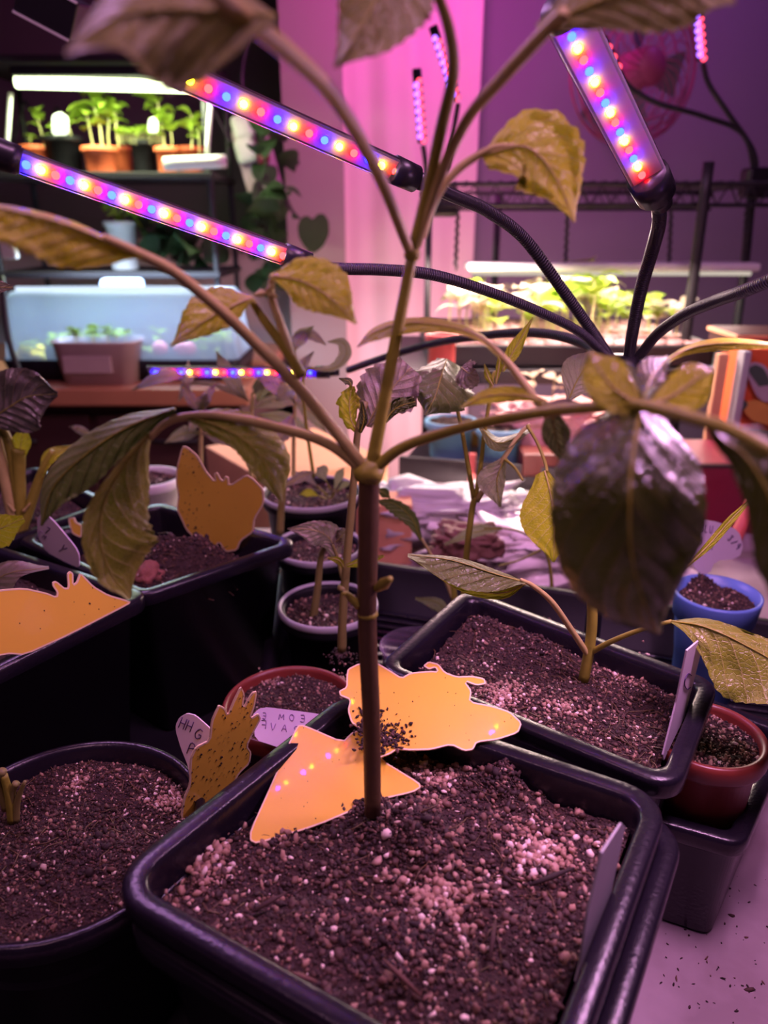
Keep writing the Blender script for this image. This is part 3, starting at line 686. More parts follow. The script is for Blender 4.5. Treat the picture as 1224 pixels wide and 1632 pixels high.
pt2 = Plane(G(407, 1179, 0.093), G(470, 1200, 0.093), G(427, 1127, 0.105))
t2 = plant_tag(o2, pt2, 'white plant label with faint mirrored writing lying against the dark red pot')
write(pt2, 'MOE', 446, 1137, 10, 5, t2, M_INKF, 0.00025, 1.25, 1.3, True); write(pt2, 'E', 418, 1136, 9, 5, t2, M_INKF, 0.0002, 1, 1.2, True)
write(pt2, 'VA2', 432, 1152, 11, 8, t2, M_INKF, 0.00025, 1.3, 1.3, True); write(pt2, 'F', 415, 1148, 13, 5, t2, M_INKF, 0.00025, 1, 1.3, True)
o3 = [(59, 826), (66, 819), (74, 820), (88, 833), (120, 872), (126, 885), (126, 905), (108, 898), (74, 880), (60, 855)]
pt3 = Plane(G(72, 884, 0.136), G(126, 906, 0.136), D(66, 819, G(90, 890, 0.136).y+0.004))
t3 = plant_tag(o3, pt3, 'white plant label marked 7, leaning under the drooping dahlia leaf')
write(pt3, '7', 76, 840, 10, 30, t3, r=0.0003); write(pt3, 'Y', 103, 868, 13, 50, t3, r=0.0003); write(pt3, 'EM', 66, 846, 8, 40, t3, M_INKF, 0.0002)
o4 = [(1095, 1037), (1121, 1015), (1119, 1034), (1091, 1143), (1072, 1182), (1058, 1212), (1057, 1203), (1078, 1120)]
pt4 = Plane(G(1057, 1210, 0.124), G(1080, 1165, 0.124), D(1108, 1026, G(1070, 1190, 0.124).y+0.010))
t4 = plant_tag(o4, pt4, 'slim grey plant label lettered C, standing at the pot corner', M_TAG, 0)
write(pt4, 'C', 1091, 1073, 25, 4, t4, r=0.00028, sx=0.75)
o5 = [(960, 1359), (991, 1312), (997, 1318), (970, 1442), (953, 1483), (918, 1565), (925, 1536), (937, 1454)]
pt5 = Plane(G(918, 1565, 0.121), G(958, 1478, 0.121), D(990, 1315, G(935, 1530, 0.121).y+0.012))
plant_tag(o5, pt5, 'blurred pale grey plant label inside the big glossy pot by its right wall', M_TAGG, 0)
o6 = [(1112, 831), (1126, 829), (1144, 832), (1160, 838), (1172, 843), (1180, 852), (1184, 871), (1180, 886), (1165, 892), (1146, 893), (1137, 900), (1133, 912), (1118, 918), (1104, 900), (1097, 882), (1101, 862)]
pt6 = Plane(G(1110, 918, 0.098), G(1150, 905, 0.098), D(1140, 832, G(1128, 915, 0.098).y+0.010))
t6 = plant_tag(o6, pt6, 'wide lilac-lit plant label marked with B, Y and 3/9 in the blue pot')
write(pt6, 'BLU', 1116, 835, 11, 8, t6, r=0.0003, adv=0.9, sx=.8); write(pt6, 'B', 1113, 855, 11, 8, t6, r=0.0003); write(pt6, 'Y', 1133, 864, 12, 8, t6, r=0.0003); write(pt6, '-', 1142, 852, 10, 5, t6, r=0.0003)
write(pt6, '3/9', 1166, 852, 10, 48, t6, r=0.00035, adv=0.9)

# dirt specks scattered on the table
P, S = [], []
for i in range(75):
    x = random.uniform(1050, 1224); y = random.uniform(1380, 1632); p = G(x, y, 0.0004); P.append(p); S.append(random.uniform(0.00025, 0.0008) if random.random() < .93 else 0.0013)
o = granules('table_dirt', P, S, M_GRAND, None, 3.0); tag(o, 'dark dirt specks strewn on the pale table surface', 'dirt')
# ================================================================ PLANTS
def plant(label, p, name='dahlia_plant', cat='plant', group=None): return thing(name, p, label, cat, group)
Lf = leaf
# tall main seedling -------------------------------------------------
mp_ = plant('tall branching dahlia seedling rooted in the big glossy pot, leaves reaching the frame top', D(593, 1290, .265))
Ys = .265
stem('stem', [(594, 1296, Ys), (592, 1150, Ys), (585, 985, .264), (587, 850, .263), (588, 752, .262)], [0.0037, 0.0038, 0.0038, 0.0040, 0.0040], M_STEML, mp_, 14)
lathe('stem_node', D(586, 978, .264)-Vector((0, 0, .0015)), [(0.0034, 0), (0.0042, 0.0012), (0.0040, 0.002), (0.0034, 0.0032)], M_STEM, mp_, 20)
blob('stem_node', D(588, 752, .262), 0.0052, M_STEM, mp_, 3, 0.15, (1.15, 1, 1.0))
stem('stem', [(590, 756, .262), (610, 650, .262), (633, 530, .262), (656, 410, .262)], [0.0026, 0.0022, 0.0019], M_STEM, mp_)
blob('stem_node', D(657, 405, .262), 0.0028, M_STEM, mp_, 2, 0.1)
stem('stem_spur', [(600, 938, .262), (612, 930, .256), (622, 922, .252)], [0.0015, 0.0024, 0.0012], M_STEM, mp_)
stem('stem_spur', [(572, 966, .263), (556, 950, .262), (548, 945, .260)], [0.0018, 0.001], M_STEM, mp_)
# left petiole and its three leaflets
stem('petiole', [(582, 752, .262), (520, 706, .262), (430, 678, .262), (350, 663, .262), (296, 664, .261), (262, 676, .259), (238, 700, .257)], [0.0021, 0.0018, 0.0015, 0.001], M_STEMP, mp_)
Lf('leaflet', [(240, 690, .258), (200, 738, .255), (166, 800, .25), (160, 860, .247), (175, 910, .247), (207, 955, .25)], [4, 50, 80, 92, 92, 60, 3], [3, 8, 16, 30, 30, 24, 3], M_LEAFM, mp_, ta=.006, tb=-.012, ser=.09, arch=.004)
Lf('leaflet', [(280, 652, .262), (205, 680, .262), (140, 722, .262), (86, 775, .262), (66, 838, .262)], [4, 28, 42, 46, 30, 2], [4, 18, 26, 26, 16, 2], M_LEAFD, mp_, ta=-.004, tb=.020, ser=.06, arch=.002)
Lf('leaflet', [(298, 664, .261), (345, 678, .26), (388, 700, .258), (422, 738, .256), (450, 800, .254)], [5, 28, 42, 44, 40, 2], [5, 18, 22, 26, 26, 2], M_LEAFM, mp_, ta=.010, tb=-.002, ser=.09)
# left ascending branch
stem('branch', [(584, 750, .262), (548, 704, .26), (480, 622, .258), (400, 540, .252), (335, 480, .246), (275, 432, .24), (222, 404, .235), (165, 378, .23)], [0.0022, 0.0021, 0.0020, 0.0018, 0.0012], M_STEMP, mp_)
Lf('leaflet', [(228, 408, .236), (172, 385, .232), (112, 360, .226), (50, 342, .22), (-20, 330, .214), (-90, 335, .21)], [4, 44, 72, 66, 58, 40, 4], [3, 6, 9, 9, 8, 6, 3], M_LEAF, mp_, ta=-.004, tb=.02, ser=.09)
stem('branch', [(482, 600, .258), (455, 556, .258), (425, 515, .258), (408, 490, .258), (398, 474, .258)], [0.0018, 0.0016, 0.001], M_STEM, mp_)
stem('branch', [(470, 585, .258), (450, 525, .258), (434, 478, .258), (432, 452, .257), (442, 438, .256)], [0.0015, 0.0012, 0.0009], M_STEMP, mp_)
Lf('leaflet', [(404, 474, .258), (370, 488, .256), (325, 512, .253), (272, 552, .25)], [4, 27, 26, 2], [4, 40, 42, 2], M_LEAF, mp_, ta=-.004, tb=.012, ser=.12, nt=9)
Lf('leaflet', [(430, 440, .257), (474, 446, .255), (520, 470, .253), (568, 516, .25)], [4, 42, 48, 2], [4, 38, 34, 2], M_LEAF, mp_, ta=.008, tb=-.004, ser=.08, nt=9)
for dx, dy in ((-16, 4), (10, -12), (14, 8)):
    stem('bud_leaf', [(425, 466, .257), (425+dx*.6, 466+dy*.5, .256), (425+dx*1.3, 466+dy, .255)], [0.0008, 0.0012, 0.0002], M_STEMP, mp_)
# upper branches
stem('branch', [(655, 405, .262), (604, 280, .245), (535, 160, .215), (455, 80, .19), (370, 12, .172), (300, -60, .16)], [0.0017, 0.0019, 0.0021, 0.0022, 0.002], M_STEMP, mp_)
Lf('leaf', [(440, 26, .178), (350, 18, .172), (262, 14, .165), (180, 30, .16), (104, 86, .157)], [14, 100, 138, 104, 46, 4], [4, 60, 80, 70, 30, 4], M_LEAFW, mp_, ta=-.006, tb=.012, ser=.05)
stem('branch', [(657, 404, .262), (682, 300, .26), (703, 205, .255), (722, 120, .248), (716, 50, .24), (690, -30, .232)], [0.0020, 0.0019, 0.0019, 0.0016, 0.0014], M_STEM, mp_)
Lf('leaf', [(660, -110, .232), (618, -40, .222), (578, 40, .213), (533, 108, .205)], [40, 96, 66, 3], [40, 76, 46, 3], M_LEAFW, mp_, ta=.004, tb=.012, ser=.10, arch=-.004)
stem('branch', [(664, 392, .262), (700, 285, .258), (745, 190, .25), (800, 125, .235), (862, 58, .222), (900, 20, .215)], [0.0016, 0.0017, 0.0018, 0.0017], M_STEMP, mp_)
Lf('leaf', [(858, 52, .222), (930, 12, .218), (1020, -14, .212), (1110, -20, .206), (1172, 4, .2)], [14, 50, 60, 40, 4], [8, 44, 74, 60, 4], M_LEAFW, mp_, ta=.01, tb=-.004, ser=.10)
stem('petiole', [(672, 378, .262), (694, 316, .262), (730, 270, .264), (782, 238, .266), (820, 232, .266)], [0.0016, 0.0014, 0.0009], M_STEMP, mp_)
Lf('leaf', [(768, 248, .266), (838, 234, .264), (886, 284, .262), (916, 354, .26)], [8, 42, 78, 66, 30, 2], [26, 60, 72, 56, 26, 2], M_LEAF, mp_, ta=.012, tb=-.006, ser=.13, nt=11, ruf=.003)
# right petiole to the close, blurred leaf group
stem('petiole', [(592, 752, .262), (640, 714, .258), (720, 686, .25), (800, 668, .24), (880, 655, .225), (960, 648, .205), (1020, 646, .19), (1110, 668, .17), (1175, 690, .16), (1260, 735, .15)], [0.0022, 0.0019, 0.0017, 0.0016, 0.0015], M_STEM, mp_)
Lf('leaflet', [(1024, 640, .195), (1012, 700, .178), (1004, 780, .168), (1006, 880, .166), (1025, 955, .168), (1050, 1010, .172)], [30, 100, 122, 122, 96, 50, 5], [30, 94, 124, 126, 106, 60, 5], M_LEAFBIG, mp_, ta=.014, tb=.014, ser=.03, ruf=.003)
Lf('leaflet', [(1030, 650, .192), (985, 625, .196), (955, 590, .2), (940, 560, .205)], [20, 38, 32, 4], [10, 38, 34, 3], M_LEAF, mp_, ta=-.002, tb=.006, ser=.04)
Lf('leaflet', [(1028, 650, .192), (1070, 632, .194), (1110, 605, .198), (1138, 590, .202)], [6, 28, 30, 4], [16, 40, 36, 4], M_LEAF, mp_, ta=.006, tb=-.002, ser=.04)
Lf('leaflet', [(1024, 640, .2), (990, 600, .225), (958, 575, .25)], [4, 26, 5], [4, 26, 5], M_LEAFD, mp_, ta=.01, tb=-.01, ser=.06)
Lf('leaflet', [(1026, 636, .2), (1040, 596, .225), (1066, 570, .25)], [4, 28, 5], [4, 22, 5], M_LEAFD, mp_, ta=.01, tb=-.01, ser=.06)
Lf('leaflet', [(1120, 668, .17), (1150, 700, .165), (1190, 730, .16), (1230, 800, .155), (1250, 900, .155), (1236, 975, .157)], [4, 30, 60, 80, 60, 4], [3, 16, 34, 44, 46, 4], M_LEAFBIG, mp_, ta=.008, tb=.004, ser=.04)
# long folded leaf over the middle
stem('petiole', [(872, 662, .232), (850, 632, .245), (815, 585, .255), (775, 545, .262), (740, 525, .266)], [0.0014, 0.0013, 0.0007], M_STEMP, mp_)
Lf('leaflet', [(800, 572, .258), (760, 536, .263), (700, 518, .266), (640, 516, .268), (596, 530, .268), (569, 553, .267)], [2, 6, 12, 18, 14, 2], [3, 8, 10, 9, 7, 1], M_LEAF, mp_, ta=-.008, tb=.014, ser=.05)
Lf('leaflet', [(872, 640, .236), (826, 630, .245), (776, 632, .252), (732, 650, .256)], [3, 10, 12, 1], [3, 14, 12, 1], M_LEAF, mp_, ta=-.004, tb=.006, ser=.05)
Lf('leaflet', [(858, 648, .235), (900, 644, .232), (940, 650, .228)], [3, 10, 3], [3, 8, 3], M_LEAFP, mp_, ta=.004, tb=-.004, ser=.04)
Lf('leaflet', [(880, 648, .24), (884, 690, .245), (900, 742, .25)], [8, 26, 3], [8, 22, 3], M_LEAFD, mp_, ser=.06)

Lf('leaflet', [(1040, 600, .30), (1062, 576, .30), (1100, 556, .30), (1160, 547, .29), (1260, 552, .28)], [1, 4, 7, 9, 3], [1, 5, 9, 12, 4], M_LEAF, mp_, ta=.012, tb=-.002, ser=.04)
# plant lettered C ----------------------------------------------------
yc = G(930, 1080, .124).y
pc = plant('thick-stemmed seedling by the C label, one long glossy leaf each side', D(930, 1082, yc), 'dahlia_plant')
stem('stem', [(930, 1084, yc), (940, 1030, yc), (944, 975, yc), (938, 920, yc), (926, 872, yc), (915, 820, yc)], [0.0032, 0.0030, 0.0026, 0.0022], M_STEM, pc, 12)
stem('petiole', [(938, 1045, yc), (912, 1006, yc-.006), (880, 960, yc-.014), (850, 934, yc-.02), (830, 924, yc-.024)], [0.0019, 0.0016, 0.001], M_STEMP, pc)
Lf('leaf', [(838, 928, yc-.022), (790, 915, yc-.026), (720, 893, yc-.03), (650, 884, yc-.034)], [3, 26, 40, 30, 4], [2, 6, 8, 5, 2], M_LEAFD, pc, ta=-.012, tb=.012, ser=.05)
Lf('leaf_fold', [(838, 930, yc-.018), (800, 945, yc-.012), (740, 935, yc-.02), (655, 888, yc-.03)], [2, 10, 9, 3], [2, 8, 8, 2], M_LEAF, pc, ser=.04)
stem('petiole', [(941, 1040, yc), (975, 1022, yc-.01), (1020, 1004, yc-.02), (1070, 990, yc-.03)], [0.0018, 0.0014, 0.001], M_STEM, pc)
Lf('leaf', [(1070, 990, yc-.03), (1120, 998, yc-.04), (1180, 1024, yc-.05), (1250, 1068, yc-.06), (1320, 1150, yc-.07)], [2, 14, 22, 30, 3], [3, 44, 90, 70, 3], M_LEAFM, pc, ta=.012, tb=-.010, ser=.05, ruf=.002)
Lf('leaf', [(1092, 905, yc+.02), (1130, 868, yc+.02), (1165, 828, yc+.02), (1208, 785, yc+.02)], [2, 6, 6, 1], [2, 7, 7, 1], M_LEAF, pc, ser=.02)
# tall twin-stemmed seedling ------------------------------------------
ym = .50
pm = plant('thin twin-stemmed dahlia seedling topped by one dark serrated leaf', D(740, 960, ym), 'dahlia_plant')
stem('stem', [(736, 1010, ym), (740, 940, ym), (744, 880, ym), (752, 815, ym), (757, 792, ym)], [0.0026, 0.0024, 0.0022], M_STEM, pm)
stem('branch', [(755, 795, ym), (744, 730, ym), (735, 680, ym), (726, 642, ym), (718, 620, ym)], [0.0018, 0.0014, 0.0011], M_STEM, pm)
stem('branch', [(758, 795, ym), (767, 735, ym), (772, 690, ym), (780, 640, ym), (786, 598, ym), (800, 590, ym)], [0.0018, 0.0014, 0.0011], M_STEM, pm)
stem('branch', [(760, 798, ym), (782, 762, ym-.01), (803, 730, ym-.02), (830, 690, ym-.02), (845, 676, ym-.02)], [0.0020, 0.0017, 0.0010], M_STEMP, pm)
Lf('leaf', [(712, 572, ym+.03), (703, 600, ym-.01), (694, 630, ym-.03), (678, 662, ym-.035)], [24, 60, 54, 2], [16, 46, 48, 2], M_LEAFD, pm, ta=.02, tb=.02, ser=.12, nt=9, ruf=.003)
Lf('leaf', [(735, 585, ym), (748, 595, ym-.01), (757, 588, ym-.02)], [20, 22, 3], [22, 28, 3], M_LEAFP, pm, ser=.15, ruf=.003)
Lf('leaf', [(800, 592, ym-.02), (818, 560, ym-.02), (850, 505, ym-.02)], [3, 12, 1], [3, 12, 1], M_LEAF, pm, ser=.08)
Lf('leaf', [(786, 615, ym-.02), (778, 600, ym-.02), (772, 580, ym-.02)], [2, 6, 1], [2, 6, 1], M_LEAF, pm, ser=.05)
Lf('leaf', [(790, 612, ym-.02), (795, 585, ym-.02), (797, 560, ym-.02)], [2, 5, 1], [2, 5, 1], M_LEAF, pm, ser=.05)
Lf('leaf', [(806, 728, ym-.02), (792, 765, ym-.02), (797, 808, ym-.02)], [5, 14, 2], [6, 32, 2], M_LEAFG, pm, ser=.03)
Lf('leaf', [(765, 680, ym-.01), (795, 706, ym-.012), (845, 686, ym-.02)], [4, 10, 3], [4, 14, 3], M_LEAFD, pm, ta=.02, tb=-.01, ser=.03)
stem('petiole', [(840, 678, ym-.02), (856, 705, ym-.03), (868, 735, ym-.04), (872, 752, ym-.05)], [0.0012, 0.001], M_STEM, pm)
stem('petiole', [(803, 731, ym-.02), (820, 745, ym-.03), (833, 765, ym-.04)], [0.0010, 0.0008], M_STEM, pm)
Lf('leaf', [(868, 750, ym-.05), (880, 800, ym-.055), (884, 850, ym-.058), (882, 896, ym-.06)], [6, 26, 32, 24, 2], [16, 50, 54, 36, 2], M_LEAF, pm, ser=.03)
Lf('leaf', [(905, 640, ym), (925, 598, ym), (962, 556, ym)], [4, 34, 3], [4, 40, 3], M_LEAFG, pm, ser=.03)
# plant in the dark red pot -------------------------------------------
yr = G(547, 1045, .082).y
pr_ = plant('green-stemmed seedling in the dark red pot with crumpled top leaves', D(545, 1035, yr), 'dahlia_plant')
stem('stem', [(545, 1036, yr), (546, 985, yr), (552, 900, yr), (561, 800, yr), (566, 740, yr), (570, 690, yr), (582, 640, yr)], [0.0034, 0.0030, 0.0024, 0.0022], M_STEMG, pr_, 12)
lathe('stem_node', D(546, 938, yr), [(0.0030, -.001), (0.0040, 0), (0.0038, .001), (0.003, .003)], M_STEMG, pr_, 16)
Lf('leaf', [(548, 905, yr-.01), (540, 893, yr-.02), (522, 888, yr-.03)], [3, 7, 2], [2, 5, 1], M_LEAF, pr_, ser=.04)
Lf('leaf', [(552, 902, yr-.01), (580, 893, yr-.015), (612, 886, yr-.02)], [3, 6, 2], [3, 12, 2], M_LEAF, pr_, ser=.06)
Lf('leaf', [(573, 692, yr), (560, 670, yr), (557, 640, yr), (562, 615, yr)], [4, 16, 22, 6], [4, 10, 20, 4], M_LEAF, pr_, ser=.3, nt=5, ruf=.004)
Lf('leaf', [(560, 617, yr), (556, 608, yr), (540, 603, yr)], [2, 8, 1], [2, 6, 1], M_LEAFG, pr_, ser=.1)
Lf('leaf', [(585, 680, yr), (600, 650, yr), (622, 622, yr), (655, 585, yr)], [10, 44, 52, 26], [8, 30, 50, 26], M_LEAFP, pr_, ser=.12, nt=8, ruf=.005, ta=.01)
Lf('leaf', [(612, 672, yr-.01), (632, 650, yr-.01), (662, 640, yr-.01)], [6, 14, 10], [5, 10, 8], M_LEAFD, pr_, ser=.1, ruf=.003)
Lf('leaf', [(574, 690, yr-.01), (580, 668, yr-.012), (577, 640, yr-.012)], [3, 8, 2], [3, 6, 2], M_LEAFD, pr_, ser=.04)
# seedlings in the cups ------------------------------------------------
y1 = G(500, 975, .083).y
p1 = plant('stout seedling in the front pale-rimmed cup with a silvery crumpled leaf', D(500, 978, y1), 'dahlia_plant')
stem('stem', [(499, 985, y1), (506, 940, y1), (512, 885, y1), (525, 862, y1-.02)], [0.0034, 0.0026, 0.0022], M_STEMG, p1)
stem('petiole', [(545, 920, y1-.05), (538, 890, y1-.05), (530, 868, y1-.05)], [0.0016, 0.001], M_STEMG, p1)
Lf('leaf', [(536, 886, y1-.04), (525, 858, y1-.045), (500, 845, y1-.05), (458, 842, y1-.05)], [8, 24, 22, 2], [10, 24, 16, 1], M_LEAFP, p1, ser=.08, ruf=.003)
Lf('leaf', [(528, 870, y1-.04), (543, 856, y1-.045), (552, 844, y1-.05)], [5, 12, 6], [5, 16, 6], M_LEAFP, p1, ser=.08, ruf=.003)
y2 = c2.y
p2 = plant('short green seedling in the middle pale-rimmed cup, mostly hidden by leaves', D(447, 850, y2+.02), 'dahlia_plant')
stem('stem', [(446, 850, y2+.02), (449, 800, y2+.02), (452, 770, y2+.02)], [0.0036, 0.003], M_STEMG, p2)
Lf('leaf', [(452, 775, y2), (480, 760, y2), (500, 752, y2)], [3, 9, 2], [3, 9, 2], M_LEAFP, p2)
y3 = c3.y
for i, (bx, by, lv) in enumerate([(526, 826, [(526, 800, 548, 745, 8, M_LEAFG), (522, 790, 470, 752, 7, M_LEAFP), (526, 780, 505, 745, 14, M_LEAFG), (520, 795, 478, 788, 7, M_LEAF), (530, 790, 560, 770, 6, M_LEAFG)]),
                                  (555, 822, [(556, 800, 590, 800, 12, M_LEAFP), (555, 812, 535, 830, 9, M_LEAFW), (558, 790, 598, 815, 9, M_LEAFG)])]):
    p = plant(('spindly three-branched seedling in the rear cup, grey-green leaves', 'small seedling beside the dahlia stem, pale cupped leaves')[i], D(bx, by, y3), 'seedling')
    stem('stem', [(bx, by+12, y3), (bx, by-15, y3), (bx-1, by-35, y3)], [0.0016, 0.0012], M_STEMG, p)
    for (ax_, ay_, tx_, ty_, w_, mm_) in lv:
        stem('petiole', [(ax_, ay_, y3), ((ax_*2+tx_)/3, (ay_*2+ty_)/3-3, y3-.01)], [0.001, 0.0006], M_STEM, p)
        Lf('leaf', [((ax_*2+tx_)/3, (ay_*2+ty_)/3-3, y3-.01), ((ax_+2*tx_)/3, (ay_+2*ty_)/3-5, y3-.015), (tx_, ty_, y3-.02)], [2, w_, 1], [2, w_, 1], mm_, p, nu=14, nv=4, rib=0)
# dark-leaved small plant in the tray behind
y4 = .60
p4 = plant('low seedling behind the clear cup, one dark toothed leaf and one pale', D(722, 985, y4), 'dahlia_plant')
stem('stem', [(722, 995, y4), (724, 960, y4), (722, 930, y4)], [0.0032, 0.0028], M_STEM, p4)
stem('petiole', [(722, 955, y4), (708, 920, y4), (690, 890, y4), (672, 858, y4)], [0.002, 0.0012], M_STEMP, p4)
Lf('leaf', [(672, 862, y4), (655, 825, y4), (628, 803, y4), (598, 798, y4)], [3, 16, 16, 2], [3, 10, 8, 2], M_LEAFD, p4, ser=.2, nt=8)
Lf('leaf', [(600, 780, y4), (612, 786, y4), (622, 794, y4)], [4, 9, 1], [3, 8, 1], M_LEAFD, p4, ser=.1)
Lf('leaf', [(716, 990, y4-.03), (700, 962, y4-.04), (662, 953, y4-.05)], [3, 15, 3], [3, 8, 2], M_LEAFG, p4, ser=.05)
# dead-looking twig with forked top near the tray rim
y5 = .66
p5 = plant('thin bare-stemmed seedling with forked petioles near the tray rim', D(878, 945, y5), 'seedling')
stem('stem', [(880, 960, y5), (878, 915, y5), (870, 880, y5), (855, 868, y5)], [0.0022, 0.0016, 0.0012], M_STEM, p5)
stem('petiole', [(866, 874, y5), (835, 850, y5), (800, 842, y5), (772, 842, y5)], [0.0012, 0.0008], M_STEM, p5)
stem('petiole', [(866, 874, y5), (830, 892, y5), (795, 902, y5)], [0.0012, 0.0008], M_STEM, p5)
Lf('leaf', [(800, 842, y5), (760, 848, y5), (708, 868, y5)], [3, 8, 2], [3, 12, 2], M_LEAFG, p5, ser=.03)
# pak choi --------------------------------------------------------------
y6 = G(55, 850, .12).y
p6 = plant('pak choi with one crinkled purple-black leaf and fat pale stalks', D(40, 850, y6), 'pak_choi')
for pts, r, m_ in [([(28, 852), (14, 790), (-6, 700), (-10, 660)], [.0060, .0052, .0035], M_STEMP), ([(32, 850), (50, 800), (70, 745), (84, 718)], [.0050, .0042, .0022], M_STEM), ([(30, 845), (32, 800), (30, 750), (30, 715)], [.0045, .0052, .0060], M_STEM), ([(34, 840), (24, 760), (12, 700), (-10, 665), (-30, 640)], [.004, .004, .003], M_STEM)]:
    stem('stalk', [(x, y, y6) for x, y in pts], r, m_, p6)
Lf('leaf', [(-22, 672, y6-.02), (10, 652, y6-.022), (45, 632, y6-.024), (92, 628, y6-.02)], [14, 48, 56, 40, 4], [16, 44, 58, 42, 4], M_CHOI, p6, ser=.04, nt=20, ruf=.006)
Lf('leaf', [(66, 760, y6), (80, 728, y6), (118, 712, y6)], [3, 12, 4], [3, 12, 4], M_LEAF, p6, ta=.01, tb=-.01, ser=.03, ruf=.004)
Lf('leaf', [(28, 740, y6), (34, 705, y6), (40, 680, y6)], [8, 16, 4], [8, 16, 4], M_LEAF, p6, ser=.03)
for dx in (-18, 18): stem('stipule', [(30+dx*.4, 815, y6-.005), (30+dx, 802, y6-.006)], [.0018, .0005], M_STEMP, p6)
# cropped plant in the near-left pot
y7 = G(10, 960, .13).y
p7 = plant('seedling cropped by the picture edge, one scalloped green and one mauve leaf', D(-40, 960, y7), 'dahlia_plant')
stem('stem', [(-60, 975, y7), (-58, 900, y7), (-55, 850, y7)], [.003, .0025], M_STEM, p7)
Lf('leaf', [(-45, 865, y7), (-5, 845, y7-.01), (38, 826, y7-.015)], [4, 26, 6], [4, 32, 6], M_LEAF, p7, ser=.1, nt=7)
Lf('leaf', [(-50, 955, y7), (10, 915, y7-.02), (78, 905, y7-.03)], [4, 20, 3], [4, 34, 10, 2], M_LEAFP, p7, ta=.01, tb=-.01, ser=.05)
Lf('leaf', [(-50, 460, y7), (-20, 458, y7-.01), (20, 458, y7-.015)], [4, 20, 3], [4, 16, 3], M_LEAFP, p7, ser=.1)
stem('branch', [(-55, 850, y7), (-60, 650, y7), (-50, 460, y7)], [.002, .0012], M_STEM, p7)
# stub in the round pot
ys_ = G(30, 1300, .097).y
p8 = plant('short cut-back seedling stub with tiny leaves in the round black pot', D(25, 1305, ys_), 'seedling')
stem('stem', [(20, 1308, ys_), (15, 1270, ys_), (6, 1235, ys_)], [.0026, .0022, .0018], M_STEM, p8)
stem('shoot', [(24, 1308, ys_), (28, 1275, ys_), (40, 1245, ys_)], [.0022, .0016, .0008], M_STEMG, p8)
stem('shoot', [(18, 1300, ys_), (20, 1262, ys_), (26, 1248, ys_)], [.0018, .0016, .0018], M_STEMG, p8)
stem('shoot', [(10, 1290, ys_), (-2, 1250, ys_), (4, 1228, ys_)], [.002, .0018, .0022], M_STEMG, p8)
# hazy seedlings between the table and the counter
for i, (bx, by, Y, LL, lab) in enumerate([
    (320, 700, .80, [(320, 660, 292, 606, 9, M_LEAFP), (322, 655, 330, 628, 12, M_LEAFG), (322, 660, 345, 612, 9, M_LEAFP), (320, 690, 262, 706, 12, M_LEAFG), (322, 690, 372, 712, 13, M_LEAFP), (300, 600, 210, 622, 11, M_LEAFG), (150, 700, 110, 680, 7, M_LEAFP), (320, 650, 300, 690, 12, M_LEAFG)], 'hazy grey-green seedling behind the drooping leaf, in front of the counter'),
    (400, 690, .85, [(400, 640, 286, 612, 5, M_LEAFP), (410, 640, 440, 600, 18, M_LEAFG), (400, 630, 480, 585, 10, M_LEAFG), (396, 640, 345, 560, 13, M_LEAFP), (300, 575, 284, 640, 10, M_LEAFP), (405, 650, 500, 640, 16, M_LEAFP), (410, 660, 505, 700, 10, M_LEAFG)], 'hazy mauve seedling with a hooked leaf, before the low LED bar'),
    (468, 700, .80, [(470, 620, 500, 560, 10, M_LEAFP), (470, 610, 440, 640, 16, M_LEAFG), (468, 560, 500, 520, 12, M_LEAFG), (470, 560, 442, 500, 8, M_LEAFP), (468, 640, 520, 690, 14, M_LEAFG), (470, 530, 520, 550, 9, M_LEAFP), (468, 660, 430, 720, 14, M_LEAFP), (470, 640, 410, 600, 13, M_LEAFP)], 'taller hazy seedling with lilac leaf tips, left of the dahlia node')]):
    p = plant(lab, D(bx, by+40, Y), 'seedling')
    stem('stem', [(bx, by+160, Y), (bx, by, Y), (bx+2, by-50, Y), (bx+2, by-(160 if i == 2 else 60), Y)], [.003, .002, .0012], M_STEMP, p)
    for (ax_, ay_, tx_, ty_, w_, mm_) in LL:
        mx_, my_ = (ax_+tx_)/2+(ty_-ay_)*.1, (ay_+ty_)/2-abs(tx_-ax_)*.12
        Lf('leaf', [(ax_, ay_, Y), (mx_, my_, Y-.02), (tx_, ty_, Y-.03)], [1, w_, w_*.8, 1], [1, w_, w_*.8, 1], mm_, p, nu=16, nv=4, rib=0.0008, ruf=.004)
# curled grey leaf and stem at the beige post
p = plant('curled grey leaf on a thin stalk in front of the beige post', D(520, 600, .75), 'seedling')
stem('stem', [(500, 760, .75), (486, 660, .75), (484, 600, .75), (500, 585, .75)], [.002, .0015, .001], M_STEM, p)
Lf('leaf', [(488, 588, .75), (530, 588, .75), (552, 566, .75), (545, 545, .75), (522, 545, .75)], [1, 9, 13, 9, 1], [1, 4, 8, 7, 1], M_LEAFG, p, nu=24, nv=4, ser=.02)
